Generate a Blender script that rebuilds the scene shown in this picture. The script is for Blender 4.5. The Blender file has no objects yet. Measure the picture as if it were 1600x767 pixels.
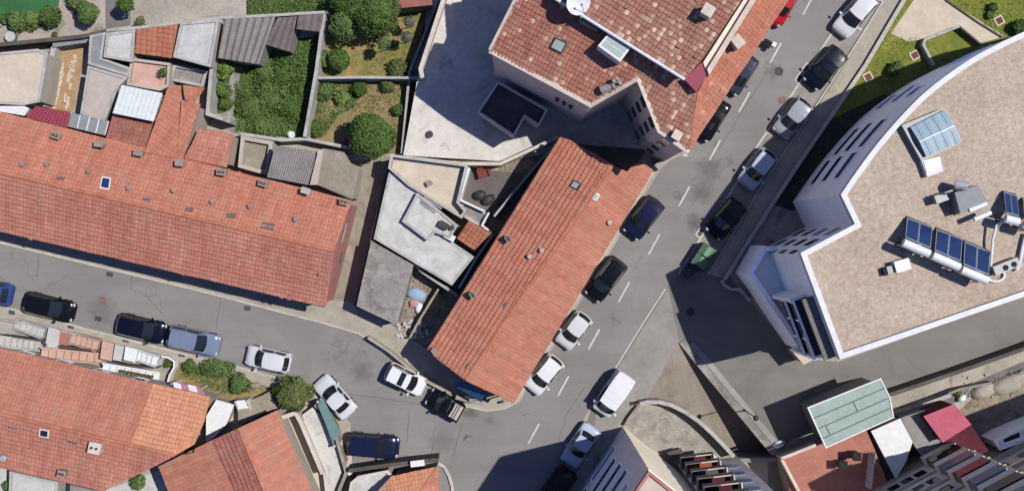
import bpy, bmesh, math, random
from mathutils import Vector, Matrix, noise as mnoise
random.seed(7)
R = random.random
def rr(a, b): return a + (b - a) * random.random()
PI = math.pi
sc = bpy.context.scene
col = sc.collection
# ------------------------------------------------------------------ camera, sky, sun, exposure
H = 89.0                       # height of the camera over the street
camd = bpy.data.cameras.new('camera'); cam = bpy.data.objects.new('camera', camd); col.objects.link(cam)
cam.location = (0, 0, H); camd.sensor_width = 36; camd.lens = 36 * H / 80.0
camd.clip_start = 1; camd.clip_end = 1500
sc.camera = cam
wd = bpy.data.worlds.new('World'); sc.world = wd; wd.use_nodes = True
wn = wd.node_tree
sky = wn.nodes.new('ShaderNodeTexSky'); sky.sky_type = 'NISHITA'; sky.sun_disc = False
SUN = Vector((7.2, -0.0 + 1.75, 13.0)).normalized()
sky.sun_elevation = math.asin(SUN.z); sky.sun_rotation = math.atan2(SUN.x, SUN.y)
sky.air_density = 1.0; sky.dust_density = 0.6
bg = wn.nodes['Background']; bg.inputs['Strength'].default_value = 0.095
sky.ozone_density = 2.0
tint = wn.nodes.new('ShaderNodeMix'); tint.data_type = 'RGBA'; tint.blend_type = 'MULTIPLY'; tint.inputs[0].default_value = 1
tint.inputs[7].default_value = (.58, .66, 1.0, 1)              # deep blue summer sky
wn.links.new(sky.outputs['Color'], tint.inputs[6]); wn.links.new(tint.outputs[2], bg.inputs['Color'])
sl = bpy.data.lights.new('sun', 'SUN'); so = bpy.data.objects.new('sun', sl); col.objects.link(so)
sl.energy = 4.4; sl.angle = math.radians(0.5); sl.color = (1.0, 0.965, 0.915)
so.rotation_euler = (-SUN).to_track_quat('-Z', 'Y').to_euler(); so.location = (60, 14, 110)
sc.view_settings.view_transform = 'Standard'; sc.view_settings.look = 'None'
sc.view_settings.exposure = 0.5; sc.view_settings.gamma = 1.0
sc.view_settings.use_curve_mapping = False
sc.render.engine = 'CYCLES'; sc.cycles.max_bounces = 6; sc.cycles.diffuse_bounces = 3
# ------------------------------------------------------------------ helpers
def W(px, py, z=0.0):                       # plan point that stands at height z
    s = 0.05 * (H - z) / H
    return Vector(((px - 800) * s, (383.5 - py) * s, z))
def plane(a, b, c):
    a, b, c = W(*a), W(*b), W(*c)
    n = (b - a).cross(c - a).normalized()
    if n.z < 0: n = -n
    return n, n.dot(a)
def hit(px, py, pl):
    n, d = pl; C = Vector((0, 0, H)); g = W(px, py) - C
    return C + g * ((d - n.dot(C)) / n.dot(g))
def lin(c):
    c /= 255.0
    return c / 12.92 if c <= 0.04045 else ((c + 0.055) / 1.055) ** 2.4
F = 1.9
def ph(r, g, b): return (lin(r) / F, lin(g) / F, lin(b) / F)
class G:
    def __init__(s): s.v = []; s.f = []; s.uv = {}
    def face(s, pts, uv=None):
        n = len(s.v); s.v += [tuple(p) for p in pts]
        if uv: s.uv[len(s.f)] = uv
        s.f.append(tuple(range(n, n + len(pts))))
    def prism(s, pts, z0, z1, bottom=True):
        pts = [Vector((p[0], p[1])) for p in pts]
        a = sum(pts[i].x * pts[(i + 1) % len(pts)].y - pts[(i + 1) % len(pts)].x * pts[i].y for i in range(len(pts)))
        if a < 0: pts.reverse()
        n = len(s.v); k = len(pts)
        s.v += [(p.x, p.y, z0) for p in pts] + [(p.x, p.y, z1) for p in pts]
        for i in range(k):
            j = (i + 1) % k; s.f.append((n + i, n + j, n + k + j, n + k + i))
        s.f.append(tuple(range(n + k, n + 2 * k)))
        if bottom: s.f.append(tuple(range(n + k - 1, n - 1, -1)))
        return s
    def box(s, c, size, rot=0.0):
        ca, sa = math.cos(rot), math.sin(rot); x, y = size[0] / 2, size[1] / 2
        return s.prism([(c[0] + ca * a - sa * b, c[1] + sa * a + ca * b) for a, b in ((-x, -y), (x, -y), (x, y), (-x, y))], c[2], c[2] + size[2])
    def cyl(s, c, r, h, n=14, r2=None):
        r2 = r if r2 is None else r2; m = len(s.v)
        for k in range(n): s.v.append((c[0] + r * math.cos(2 * PI * k / n), c[1] + r * math.sin(2 * PI * k / n), c[2]))
        for k in range(n): s.v.append((c[0] + r2 * math.cos(2 * PI * k / n), c[1] + r2 * math.sin(2 * PI * k / n), c[2] + h))
        for k in range(n): s.f.append((m + k, m + (k + 1) % n, m + n + (k + 1) % n, m + n + k))
        s.f.append(tuple(range(m + n, m + 2 * n))); s.f.append(tuple(range(m + n - 1, m - 1, -1)))
        return s
    def tube(s, pts, r, n=8, r2=None):
        pts = [Vector(p) for p in pts]; m = len(s.v); k = len(pts)
        for i, p in enumerate(pts):
            d = (pts[min(i + 1, k - 1)] - pts[max(i - 1, 0)]).normalized()
            a = d.cross(Vector((0, 0, 1)) if abs(d.z) < .9 else Vector((1, 0, 0))).normalized(); b = d.cross(a)
            q = r if r2 is None else r + (r2 - r) * i / (k - 1)
            for t in range(n):
                w = 2 * PI * t / n; s.v.append(tuple(p + (a * math.cos(w) + b * math.sin(w)) * q))
        for i in range(k - 1):
            for t in range(n):
                u = (t + 1) % n; s.f.append((m + i * n + t, m + i * n + u, m + (i + 1) * n + u, m + (i + 1) * n + t))
        s.f.append(tuple(range(m + n - 1, m - 1, -1))); s.f.append(tuple(m + (k - 1) * n + t for t in range(n)))
        return s
    def ball(s, c, r, nu=12, nv=8):
        r = r if hasattr(r, '__len__') else (r, r, r); m = len(s.v)
        for i in range(nv + 1):
            t = PI * i / nv
            for j in range(nu):
                w = 2 * PI * j / nu
                s.v.append((c[0] + r[0] * math.sin(t) * math.cos(w), c[1] + r[1] * math.sin(t) * math.sin(w), c[2] + r[2] * math.cos(t)))
        for i in range(nv):
            for j in range(nu):
                k = (j + 1) % nu; s.f.append((m + i * nu + j, m + (i + 1) * nu + j, m + (i + 1) * nu + k, m + i * nu + k))
        return s
    def build(s, name, mat, parent=None, local=False, smooth=False):
        o = Vector((0, 0, 0))
        if not local:
            p = parent
            while p is not None: o = o + p.location; p = p.parent
        me = bpy.data.meshes.new(name)
        me.from_pydata([(v[0] - o.x, v[1] - o.y, v[2] - o.z) for v in s.v], [], s.f)
        if s.uv:
            l = me.uv_layers.new(name='UVMap'); arr = [0.0] * (2 * len(me.loops))
            for p in me.polygons:
                u = s.uv.get(p.index)
                if u:
                    for q in p.loop_indices: arr[2 * q] = u[0]; arr[2 * q + 1] = u[1]
            l.data.foreach_set('uv', arr)
        me.materials.append(mat)
        if smooth: me.polygons.foreach_set('use_smooth', [True] * len(me.polygons))
        ob = bpy.data.objects.new(name, me); col.objects.link(ob)
        if parent is not None: ob.parent = parent
        return ob
def thing(name, label, cat, loc, group=None, rot=0.0):
    o = bpy.data.objects.new(name, None); col.objects.link(o); o.empty_display_size = .3
    o.location = loc; o.rotation_euler = (0, 0, rot); o['label'] = label; o['category'] = cat
    if group: o['group'] = group
    return o
def tag(o, label, cat, group=None):
    o['label'] = label; o['category'] = cat
    if group: o['group'] = group
    return o
def lab(o, t): o['label'] = t; return o
def struct(g, name, mat, kind='structure', label=None):
    o = g.build(name, mat); o['kind'] = kind
    if label: o['label'] = label
    return o
# ------------------------------------------------------------------ materials
def base_mat(name, rough=.85, spec=.25):
    m = bpy.data.materials.new(name); m.use_nodes = True
    b = m.node_tree.nodes['Principled BSDF']
    b.inputs['Roughness'].default_value = rough; b.inputs['Specular IOR Level'].default_value = spec
    return m, m.node_tree, b
def mixc(nt, fac, a, b, mode='MIX'):
    n = nt.nodes.new('ShaderNodeMix'); n.data_type = 'RGBA'; n.blend_type = mode
    for s, x in ((n.inputs[0], fac), (n.inputs[6], a), (n.inputs[7], b)):
        if hasattr(x, 'is_linked') or hasattr(x, 'links'): nt.links.new(x, s)
        elif isinstance(x, (int, float)): s.default_value = x
        else: s.default_value = (*x, 1)
    return n.outputs[2]
def noise(nt, scale, detail=4, rough=.55, vec=None, dist=0):
    n = nt.nodes.new('ShaderNodeTexNoise'); n.inputs['Scale'].default_value = scale
    n.inputs['Detail'].default_value = detail; n.inputs['Roughness'].default_value = rough; n.inputs['Distortion'].default_value = dist
    if vec is None:
        tc = nt.nodes.get('TC') or nt.nodes.new('ShaderNodeTexCoord'); tc.name = 'TC'; vec = tc.outputs['Object']
    nt.links.new(vec, n.inputs['Vector']); return n.outputs['Fac']
def ramp(nt, x, lo, hi, a=0.0, b=1.0):
    n = nt.nodes.new('ShaderNodeMapRange'); n.inputs[1].default_value = lo; n.inputs[2].default_value = hi
    n.inputs[3].default_value = a; n.inputs[4].default_value = b; nt.links.new(x, n.inputs[0]); return n.outputs[0]
def bump(nt, b, h, dist, strength=1.0):
    n = nt.nodes.new('ShaderNodeBump'); n.inputs['Distance'].default_value = dist; n.inputs['Strength'].default_value = strength
    nt.links.new(h, n.inputs['Height']); nt.links.new(n.outputs[0], b.inputs['Normal'])
def surf(name, c1, c2, scale=.4, fine=.25, fscale=9, stain=None, rough=.9, spec=.2, bmp=.01, streak=None):
    m, nt, b = base_mat(name, rough, spec)
    c = mixc(nt, ramp(nt, noise(nt, scale, 6, .6, dist=.4), .32, .68), c1, c2)
    if stain:
        sc_, sscale, th, amt = stain
        c = mixc(nt, ramp(nt, noise(nt, sscale, 7, .65, dist=.8), th, th + .14, 0, amt), c, sc_)
    f = noise(nt, fscale, 5, .7)
    c = mixc(nt, 1.0, c, mixc(nt, ramp(nt, f, .25, .75), (1 - fine,) * 3, (1 + fine,) * 3), 'MULTIPLY')
    c = mixc(nt, 1.0, c, mixc(nt, ramp(nt, noise(nt, 2.3, 4, .65, dist=.3), .3, .7), (.90,) * 3, (1.08,) * 3), 'MULTIPLY')
    nt.links.new(c, b.inputs['Base Color'])
    if bmp: bump(nt, b, f, bmp)
    return m
def plain(name, c, rough=.5, spec=.4, metal=0.0, coat=0.0, dirt=.12, scale=3):
    m, nt, b = base_mat(name, rough, spec); b.inputs['Metallic'].default_value = metal; b.inputs['Coat Weight'].default_value = coat
    b.inputs['Coat Roughness'].default_value = .06
    f = noise(nt, scale, 5, .6)
    nt.links.new(mixc(nt, 1.0, c, mixc(nt, ramp(nt, f, .3, .7), (1 - dirt,) * 3, (1 + dirt * .5,) * 3), 'MULTIPLY'), b.inputs['Base Color'])
    return m
def tile_mat(name, c1, c2, c3, lichen=None, lth=.62, spot=0.0):
    m, nt, b = base_mat(name, .85, .2)
    uv = nt.nodes.new('ShaderNodeUVMap'); wn_ = nt.nodes.new('ShaderNodeTexWhiteNoise'); wn_.noise_dimensions = '2D'
    nt.links.new(uv.outputs[0], wn_.inputs['Vector'])
    v = wn_.outputs['Value']
    c = mixc(nt, ramp(nt, noise(nt, .35, 6, .62, dist=.5), .36, .66), c1, c2)
    c = mixc(nt, ramp(nt, v, .0, 1.0, 0, .5), c, c3)
    c = mixc(nt, 1.0, c, mixc(nt, ramp(nt, noise(nt, 1.7, 5, .7), .3, .7), (.84,) * 3, (1.12,) * 3), 'MULTIPLY')
    if spot:
        sep = nt.nodes.new('ShaderNodeSeparateColor'); nt.links.new(wn_.outputs['Color'], sep.inputs[0])
        mu = nt.nodes.new('ShaderNodeMath'); mu.operation = 'MULTIPLY'
        nt.links.new(ramp(nt, sep.outputs[1], 1 - spot, 1 - spot + .05), mu.inputs[0]); nt.links.new(ramp(nt, noise(nt, .5, 4), .35, .6, .25, 1), mu.inputs[1])
        c = mixc(nt, mu.outputs[0], c, ph(236, 205, 190))
    if lichen:
        c = mixc(nt, ramp(nt, noise(nt, 2.6, 8, .75), lth, lth + .1, 0, .75), c, lichen)
    nt.links.new(c, b.inputs['Base Color'])
    mp = nt.nodes.new('ShaderNodeMapping'); mp.inputs['Scale'].default_value = (.45, .035, 1); nt.links.new(uv.outputs[0], mp.inputs[0])
    c = mixc(nt, 1.0, c, mixc(nt, ramp(nt, noise(nt, 1.0, 5, .7, mp.outputs[0]), .3, .7), (.80, .78, .78), (1.12, 1.12, 1.12)), 'MULTIPLY')
    c = mixc(nt, ramp(nt, noise(nt, .9, 7, .72, dist=.6), .48, .72, 0, .5), c, (.21, .145, .115))
    sxy = nt.nodes.new('ShaderNodeSeparateXYZ'); nt.links.new(uv.outputs[0], sxy.inputs[0])
    c = mixc(nt, ramp(nt, sxy.outputs[1], 900, 901, 0, .62), c, (.075, .04, .033))
    hs = nt.nodes.new('ShaderNodeMix'); hs.data_type = 'RGBA'; hs.blend_type = 'MULTIPLY'; hs.inputs[0].default_value = 1; hs.inputs[7].default_value = (1.13, 1.17, .98, 1)
    nt.links.new(c, hs.inputs[6]); nt.links.new(hs.outputs[2], b.inputs['Base Color'])
    bump(nt, b, noise(nt, 14, 4, .7), .008)
    return m
def leaf_mat(name, c1, c2, c3):
    m, nt, b = base_mat(name, .6, .25)
    uv = nt.nodes.new('ShaderNodeUVMap'); sx = nt.nodes.new('ShaderNodeSeparateXYZ'); nt.links.new(uv.outputs[0], sx.inputs[0])
    c = mixc(nt, ramp(nt, noise(nt, 1.4, 3), .35, .65), c1, c2)
    c = mixc(nt, ramp(nt, sx.outputs[0], 0, 1, 0, .7), c, c3)
    nt.links.new(c, b.inputs['Base Color'])
    t = nt.nodes.new('ShaderNodeBsdfTranslucent'); nt.links.new(c, t.inputs[0])
    x = nt.nodes.new('ShaderNodeMixShader'); x.inputs[0].default_value = .25
    nt.links.new(b.outputs[0], x.inputs[1]); nt.links.new(t.outputs[0], x.inputs[2])
    nt.links.new(x.outputs[0], nt.nodes['Material Output'].inputs[0])
    return m
def glass_mat(name, c, rough=.06, spec=.6):
    m, nt, b = base_mat(name, rough, spec); b.inputs['Base Color'].default_value = (*c, 1); b.inputs['IOR'].default_value = 1.5
    nt.links.new(ramp(nt, noise(nt, 2.0, 3), .3, .7, rough, rough + .08), b.inputs['Roughness']); return m
STAINS = [(1108, 262, 1.3, .5), (1098, 300, 1.2, .5), (1086, 348, .9, .6), (1060, 305, .5, .4), (1208, 112, .9, .45), (566, 582, 1.1, .45), (690, 690, 1.3, .35), (735, 645, .7, .6), (766, 656, .5, .4), (728, 682, .35, .7), (160, 490, 1.6, .4), (395, 588, .8, .4), (960, 500, .5, .35), (1000, 560, 1.6, .18), (1140, 250, .5, .35), (1118, 225, .3, .5), (1300, 60, .6, .3), (700, 470, .5, .3)]
def asphalt_mat(name, c1, c2, dark):
    m, nt, b = base_mat(name, .88, .25)
    c = mixc(nt, ramp(nt, noise(nt, .16, 6, .62, dist=.6), .34, .66), c1, c2)
    c = mixc(nt, ramp(nt, noise(nt, .55, 7, .7, dist=1.0), .60, .80, 0, .45), c, dark)
    # tyre-polished bands along the carriageway
    tc = nt.nodes['TC']; mp = nt.nodes.new('ShaderNodeMapping'); mp.inputs['Rotation'].default_value = (0, 0, math.radians(-58.5)); mp.inputs['Scale'].default_value = (.05, .7, 1)
    nt.links.new(tc.outputs['Object'], mp.inputs[0])
    c = mixc(nt, ramp(nt, noise(nt, 1.0, 4, .6, mp.outputs[0]), .4, .72, 0, .28), c, dark)
    # thin cracks: edges of large voronoi cells, broken up
    vo = nt.nodes.new('ShaderNodeTexVoronoi'); vo.feature = 'DISTANCE_TO_EDGE'; vo.inputs['Scale'].default_value = .16
    dn = nt.nodes.new('ShaderNodeVectorMath'); dn.operation = 'ADD'
    nz = nt.nodes.new('ShaderNodeTexNoise'); nz.inputs['Scale'].default_value = .9; nt.links.new(tc.outputs['Object'], nz.inputs['Vector'])
    nt.links.new(nz.outputs['Color'], dn.inputs[0]); nt.links.new(tc.outputs['Object'], dn.inputs[1]); nt.links.new(dn.outputs[0], vo.inputs['Vector'])
    dn2 = nt.nodes.new('ShaderNodeVectorMath'); dn2.operation = 'MULTIPLY_ADD'; n2 = nt.nodes.new('ShaderNodeTexNoise'); n2.inputs['Scale'].default_value = 2.4; n2.inputs['Detail'].default_value = 6
    nt.links.new(tc.outputs['Object'], n2.inputs['Vector']); sb = nt.nodes.new('ShaderNodeVectorMath'); sb.operation = 'SUBTRACT'; sb.inputs[1].default_value = (.5, .5, .5); nt.links.new(n2.outputs['Color'], sb.inputs[0])
    nt.links.new(sb.outputs[0], dn2.inputs[0]); dn2.inputs[1].default_value = (1.6, 1.6, 0); nt.links.new(tc.outputs['Object'], dn2.inputs[2])
    mu = nt.nodes.new('ShaderNodeMath'); mu.operation = 'MULTIPLY'
    nt.links.new(ramp(nt, vo.outputs['Distance'], .003, .009, .38, 0), mu.inputs[0]); nt.links.new(ramp(nt, noise(nt, .3, 3), .5, .62), mu.inputs[1])
    c = mixc(nt, mu.outputs[0], c, dark)
    acc = None                                    # oil drips and worn spots at known places
    for px, py, r, amt in STAINS:
        vd = nt.nodes.new('ShaderNodeVectorMath'); vd.operation = 'DISTANCE'; w = W(px, py); nt.links.new(dn2.outputs[0], vd.inputs[0]); vd.inputs[1].default_value = (w.x, w.y, 0)
        q = ramp(nt, vd.outputs['Value'], r * .25, r, amt, 0)
        if acc is None: acc = q
        else: mx = nt.nodes.new('ShaderNodeMath'); mx.operation = 'MAXIMUM'; nt.links.new(acc, mx.inputs[0]); nt.links.new(q, mx.inputs[1]); acc = mx.outputs[0]
    c = mixc(nt, acc, c, tuple(x * .55 for x in dark))
    f = noise(nt, 16, 4, .75)
    c = mixc(nt, 1.0, c, mixc(nt, ramp(nt, f, .25, .75), (.87,) * 3, (1.13,) * 3), 'MULTIPLY')
    nt.links.new(c, b.inputs['Base Color']); bump(nt, b, f, .008)
    return m
M = {}
M['road'] = asphalt_mat('asphalt', ph(142, 138, 135), ph(156, 152, 148), ph(108, 105, 103))
M['drive'] = asphalt_mat('drive_asphalt', ph(124, 121, 116), ph(144, 140, 133), ph(100, 97, 92))
M['ramp'] = surf('ramp_concrete', ph(168, 158, 145), ph(146, 133, 119), .3, .15, 7, (ph(110, 98, 88), .5, .56, .6))
M['bay'] = surf('bay_concrete', ph(172, 168, 158), ph(150, 147, 139), .5, .18, 8, (ph(105, 100, 92), .9, .58, .6))
M['oil'] = surf('old_seam_bitumen', ph(104, 102, 101), ph(124, 122, 120), 1.4, .2, 10)
M['apron'] = surf('apron_concrete', ph(166, 162, 154), ph(150, 146, 139), .4, .1, 9, (ph(128, 120, 110), .6, .58, .6))
M['stonepad'] = surf('stony_concrete', ph(186, 179, 168), ph(146, 138, 128), .9, .25, 6, (ph(206, 200, 190), 1.6, .56, .8))
M['pave'] = surf('pavement_concrete', ph(190, 183, 165), ph(170, 162, 147), .6, .15, 8, (ph(125, 116, 105), 1.1, .6, .6))
M['kerb'] = surf('kerb_stone', ph(214, 208, 194), ph(190, 184, 170), .8, .15, 8)
M['dust'] = surf('dusty_ground', ph(196, 187, 172), ph(170, 160, 147), .3, .2, 6, (ph(122, 113, 100), .6, .56, .7), bmp=.03)
M['soil'] = surf('bare_soil', ph(178, 140, 98), ph(196, 165, 128), .6, .25, 7, (ph(110, 95, 70), 1.2, .58, .7), bmp=.05)
M['rubble'] = surf('rubble', ph(185, 172, 150), ph(135, 122, 104), 1.2, .35, 6, (ph(90, 80, 68), 1.6, .55, .8), bmp=.08)
M['court'] = surf('court_concrete', ph(234, 229, 219), ph(212, 206, 196), .35, .10, 7, (ph(168, 162, 154), .7, .55, .7))
M['cream'] = surf('cream_screed', ph(226, 212, 190), ph(210, 194, 171), .4, .08, 8, (ph(180, 155, 128), .9, .62, .5))
M['pinkbeige'] = surf('beige_screed', ph(205, 192, 180), ph(192, 178, 166), .5, .08, 8, (ph(165, 150, 138), .8, .62, .5))
M['whiteroof'] = surf('white_roof', ph(216, 215, 210), ph(194, 192, 187), .8, .12, 7, (ph(158, 150, 140), 1.2, .6, .6))
M['rustroof'] = surf('stained_white_roof', ph(226, 224, 217), ph(196, 193, 186), .8, .16, 7, (ph(150, 138, 122), 1.3, .6, .7))
M['greyroof'] = surf('grey_concrete_roof', ph(178, 173, 165), ph(128, 122, 116), .7, .25, 6, (ph(200, 195, 188), 1.5, .58, .8))
M['oldroof'] = surf('weathered_roof', ph(176, 166, 146), ph(148, 138, 122), .6, .2, 8, (ph(120, 108, 92), 1.1, .58, .7))
M['asb'] = surf('fibre_cement', ph(160, 154, 150), ph(138, 132, 128), .7, .16, 9, (ph(110, 104, 100), 1.2, .58, .6))
M['asbdark'] = surf('dark_fibre_cement', ph(136, 126, 122), ph(112, 104, 101), .7, .18, 9, (ph(90, 80, 78), 1.2, .56, .6))
M['whitecorr'] = plain('white_sheet', ph(233, 238, 234), .5, .3)
M['crimson'] = plain('crimson_sheet', ph(158, 60, 78), .6, .3)
M['wall'] = surf('plaster_wall', ph(206, 196, 182), ph(190, 178, 163), .5, .1, 8, (ph(150, 140, 128), .9, .62, .6))
M['pinkwall'] = surf('pink_plaster', ph(205, 142, 132), ph(190, 126, 116), .5, .1, 8)
M['greywall'] = surf('grey_plaster', ph(165, 160, 155), ph(140, 136, 132), .5, .12, 8, (ph(108, 102, 97), .8, .58, .6))
M['darkwall'] = surf('weathered_wall', ph(112, 104, 98), ph(88, 82, 78), .6, .2, 8)
M['yardwall'] = surf('garden_wall_render', ph(205, 202, 196), ph(176, 172, 166), .7, .14, 8, (ph(120, 114, 106), 1.1, .58, .7))
M['tallwall'] = surf('beige_tall_wall', (.52, .44, .38), (.46, .39, .34), .3, .08, 6, ((.34, .29, .26), .5, .6, .5))
M['bluewhite'] = surf('white_render', (.88, .89, .87), (.83, .84, .83), .3, .04, 6, ((.66, .67, .68), .5, .64, .4))
M['white'] = surf('white_paint', ph(248, 248, 248), ph(238, 238, 238), .6, .04, 8, (ph(205, 205, 205), 1.4, .68, .4), rough=.7)
M['cap'] = surf('stone_cap', ph(235, 222, 205), ph(214, 200, 184), .9, .1, 9)
M['gravel'] = surf('roof_gravel', ph(208, 191, 171), ph(193, 175, 155), .16, .2, 8, (ph(174, 157, 140), .5, .56, .7), bmp=.03)
def _gr():
    nt = M['gravel'].node_tree; b = nt.nodes['Principled BSDF']; src = b.inputs['Base Color'].links[0].from_socket
    c = mixc(nt, 1.0, src, mixc(nt, ramp(nt, noise(nt, 3.6, 3, .8), .32, .68), (.78, .76, .76), (1.2, 1.2, 1.2)), 'MULTIPLY')
    nt.links.new(c, b.inputs['Base Color'])
_gr()
M['facade'] = surf('grey_facade', (.60, .56, .52), (.54, .50, .46), .3, .06, 6)
M['creamwall'] = surf('cream_facade', (.74, .66, .50), (.66, .58, .43), .3, .08, 6, (ph(196, 178, 150), .8, .64, .5))
M['tanwall'] = surf('tan_facade', (.58, .50, .42), (.50, .43, .36), .4, .1, 6)
M['terracotta'] = surf('terracotta_floor', ph(196, 134, 118), ph(176, 114, 100), .4, .12, 8, (ph(226, 176, 158), .9, .62, .6))
M['brickfloor'] = surf('brick_floor', ph(170, 96, 74), ph(150, 82, 64), .6, .12, 8)
M['pinkfloor'] = surf('pink_floor', ph(224, 184, 166), ph(210, 168, 150), .5, .1, 8)
M['pinkroof'] = surf('pink_metal', ph(206, 110, 128), ph(196, 98, 118), .3, .06, 5)
M['darkred'] = surf('dark_red_wall_and_shade', ph(104, 44, 56), ph(86, 34, 46), .4, .12, 6)  # wall and floor red, darkened to carry the shade on the pink roof
M['greenroof'] = surf('pale_green_metal', ph(168, 187, 179), ph(156, 175, 167), .25, .05, 5, (ph(138, 160, 150), .6, .64, .4), rough=.6)
M['seam'] = plain('dark_seam', ph(88, 108, 102), .8)
M['greyband'] = surf('grey_band', ph(140, 137, 133), ph(118, 114, 110), .5, .15, 8)
M['greyfoot'] = surf('footway_concrete', ph(176, 174, 168), ph(156, 154, 149), .6, .15, 8, (ph(120, 117, 112), 1, .6, .6))
M['lawn'] = surf('lawn_turf', ph(150, 152, 62), ph(112, 126, 52), .6, .3, 10, (ph(176, 160, 92), .8, .55, .8), bmp=.05)
M['drylawn'] = surf('dry_grass', ph(158, 146, 88), ph(122, 124, 64), .8, .3, 9, (ph(184, 152, 104), .5, .48, .9), bmp=.05)
M['green'] = surf('rank_grass', ph(92, 116, 48), ph(66, 92, 36), 1.0, .35, 8, (ph(48, 66, 28), 1.2, .52, .8), bmp=.1)
M['turf'] = surf('artificial_turf', ph(70, 126, 76), ph(58, 108, 64), .5, .08, 12)
M['soilgreen'] = surf('bed_soil', ph(176, 150, 108), ph(132, 122, 78), .9, .3, 7, (ph(70, 80, 40), 1.3, .55, .8), bmp=.06)
M['panel'] = surf('grey_panels', ph(160, 163, 164), ph(140, 144, 147), .8, .08, 8)
M['paint'] = surf('road_paint', ph(226, 224, 216), ph(205, 202, 194), 1.5, .12, 10, (ph(165, 162, 158), 1.6, .6, .7))
M['tileA'] = tile_mat('clay_tiles_salmon', ph(206, 134, 118), ph(196, 124, 110), ph(182, 108, 96), ph(232, 150, 112), .66)
M['tileA2'] = tile_mat('clay_tiles_front', ph(204, 138, 128), ph(186, 116, 108), ph(170, 100, 92), ph(220, 145, 120), .68)
M['tileB'] = tile_mat('clay_tiles_central', ph(212, 138, 122), ph(196, 122, 108), ph(172, 100, 86), ph(220, 140, 96), .66)
M['tileC'] = tile_mat('clay_tiles_lichen', ph(184, 122, 112), ph(168, 106, 98), ph(146, 84, 78), ph(214, 160, 138), .66, spot=.10)
M['tileC2'] = tile_mat('clay_tiles_worn', ph(182, 130, 118), ph(168, 112, 102), ph(144, 90, 82), ph(200, 165, 135), .6, spot=.17)
M['tileD'] = tile_mat('clay_tiles_orange', ph(226, 158, 132), ph(214, 146, 122), ph(204, 132, 108), ph(236, 170, 120), .66)
M['tileE'] = tile_mat('clay_tiles_dark', ph(174, 112, 106), ph(160, 98, 94), ph(142, 82, 78), ph(200, 140, 122), .7)
M['tileF'] = tile_mat('clay_tiles_plain', ph(200, 132, 118), ph(188, 122, 108), ph(176, 110, 98), ph(224, 150, 126), .7)
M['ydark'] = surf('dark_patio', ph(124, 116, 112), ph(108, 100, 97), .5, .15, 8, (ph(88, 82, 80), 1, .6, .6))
M['tileG'] = tile_mat('clay_tiles_street', ph(204, 132, 112), ph(190, 116, 100), ph(164, 96, 84), ph(224, 160, 130), .66, spot=.03)
M['tileO'] = tile_mat('clay_tiles_bright', ph(198, 128, 106), ph(184, 114, 94), ph(162, 96, 80), ph(236, 170, 130), .68)
M['ridge'] = tile_mat('ridge_tiles', ph(206, 136, 114), ph(190, 118, 100), ph(170, 98, 84), ph(226, 178, 128), .6)
M['glassdark'] = glass_mat('dark_glass', (.012, .014, .02))
M['carglass'] = glass_mat('car_glass', (.010, .012, .014), .04, .5)
M['glassblue'] = glass_mat('pale_glazing', ph(150, 178, 190), .25, .5)
M['glasspale'] = glass_mat('milky_glazing', ph(178, 190, 186), .25, .5)
M['glasspale2'] = glass_mat('sky_lit_pane', ph(150, 170, 200), .3, .5); M['glassblue2'] = glass_mat('blue_balcony_pane', ph(110, 136, 150), .3, .5); M['redblind'] = plain('red_blind', ph(120, 60, 62), .7)
M['solar'] = glass_mat('solar_cell', ph(38, 60, 104), .18, .5)
M['alu'] = plain('aluminium', ph(205, 208, 212), .4, .5, .3)
M['tank'] = plain('white_tank', ph(245, 245, 245), .4, .4)
M['metal'] = plain('grey_metal', ph(150, 152, 150), .5, .4, .2)
M['darkmetal'] = plain('dark_metal', ph(62, 62, 64), .6, .3)
M['black'] = plain('black_rubber', (.012, .012, .013), .8, .2)
M['brick'] = surf('chimney_render', ph(176, 160, 148), ph(150, 130, 118), 1.5, .2, 9)
M['pot'] = plain('clay_pot', ph(120, 86, 72), .9, .2)
M['door'] = plain('painted_door', ph(92, 60, 48), .6)
M['blue'] = plain('blue_paint', ph(40, 84, 122), .5)
M['bark'] = surf('bark', (.10, .07, .05), (.06, .045, .035), 3, .3, 9)
M['leafdark'] = leaf_mat('dark_leaves', (.032, .066, .012), (.058, .105, .020), (.10, .155, .034))
M['leafmid'] = leaf_mat('mid_leaves', (.055, .10, .026), (.085, .135, .036), (.13, .185, .055))
M['leaflight'] = leaf_mat('light_leaves', (.08, .13, .03), (.11, .17, .035), (.17, .24, .05))
M['leafolive'] = leaf_mat('olive_leaves', (.034, .054, .014), (.090, .118, .030), (.165, .185, .06))
M['leafgrey'] = leaf_mat('grey_leaves', (.07, .085, .055), (.10, .11, .07), (.16, .16, .10))
M['flower'] = leaf_mat('magenta_blossom', (.30, .02, .10), (.40, .03, .14), (.45, .08, .2))
M['rust'] = plain('rust_brown', ph(128, 70, 52), .9)
M['blues'] = plain('pale_blue_tarp', ph(160, 190, 212), .7)
M['pinkcloth'] = plain('pink_cloth', ph(214, 150, 160), .8)
M['binlid'] = plain('green_lid', ph(98, 140, 108), .5)
M['bindark'] = plain('dark_green_body', ph(52, 66, 56), .6)
M['teal'] = plain('teal_sheet', ph(112, 146, 140), .5)
M['yellow'] = plain('yellow_plastic', ph(232, 178, 40), .6)
M['lampglobe'] = plain('lamp_globe', ph(225, 225, 220), .3)
M['amber'] = plain('tail_lens', (.25, .01, .01), .2, .5)
M['lawnshade'] = surf('painted_lawn_shade', (.022, .022, .018), (.034, .032, .024), .8, .3, 8)  # near-black colour, shade on the lawn painted in
M['mauve'] = plain('mauve_sheet', ph(186, 128, 150), .7)
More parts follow.
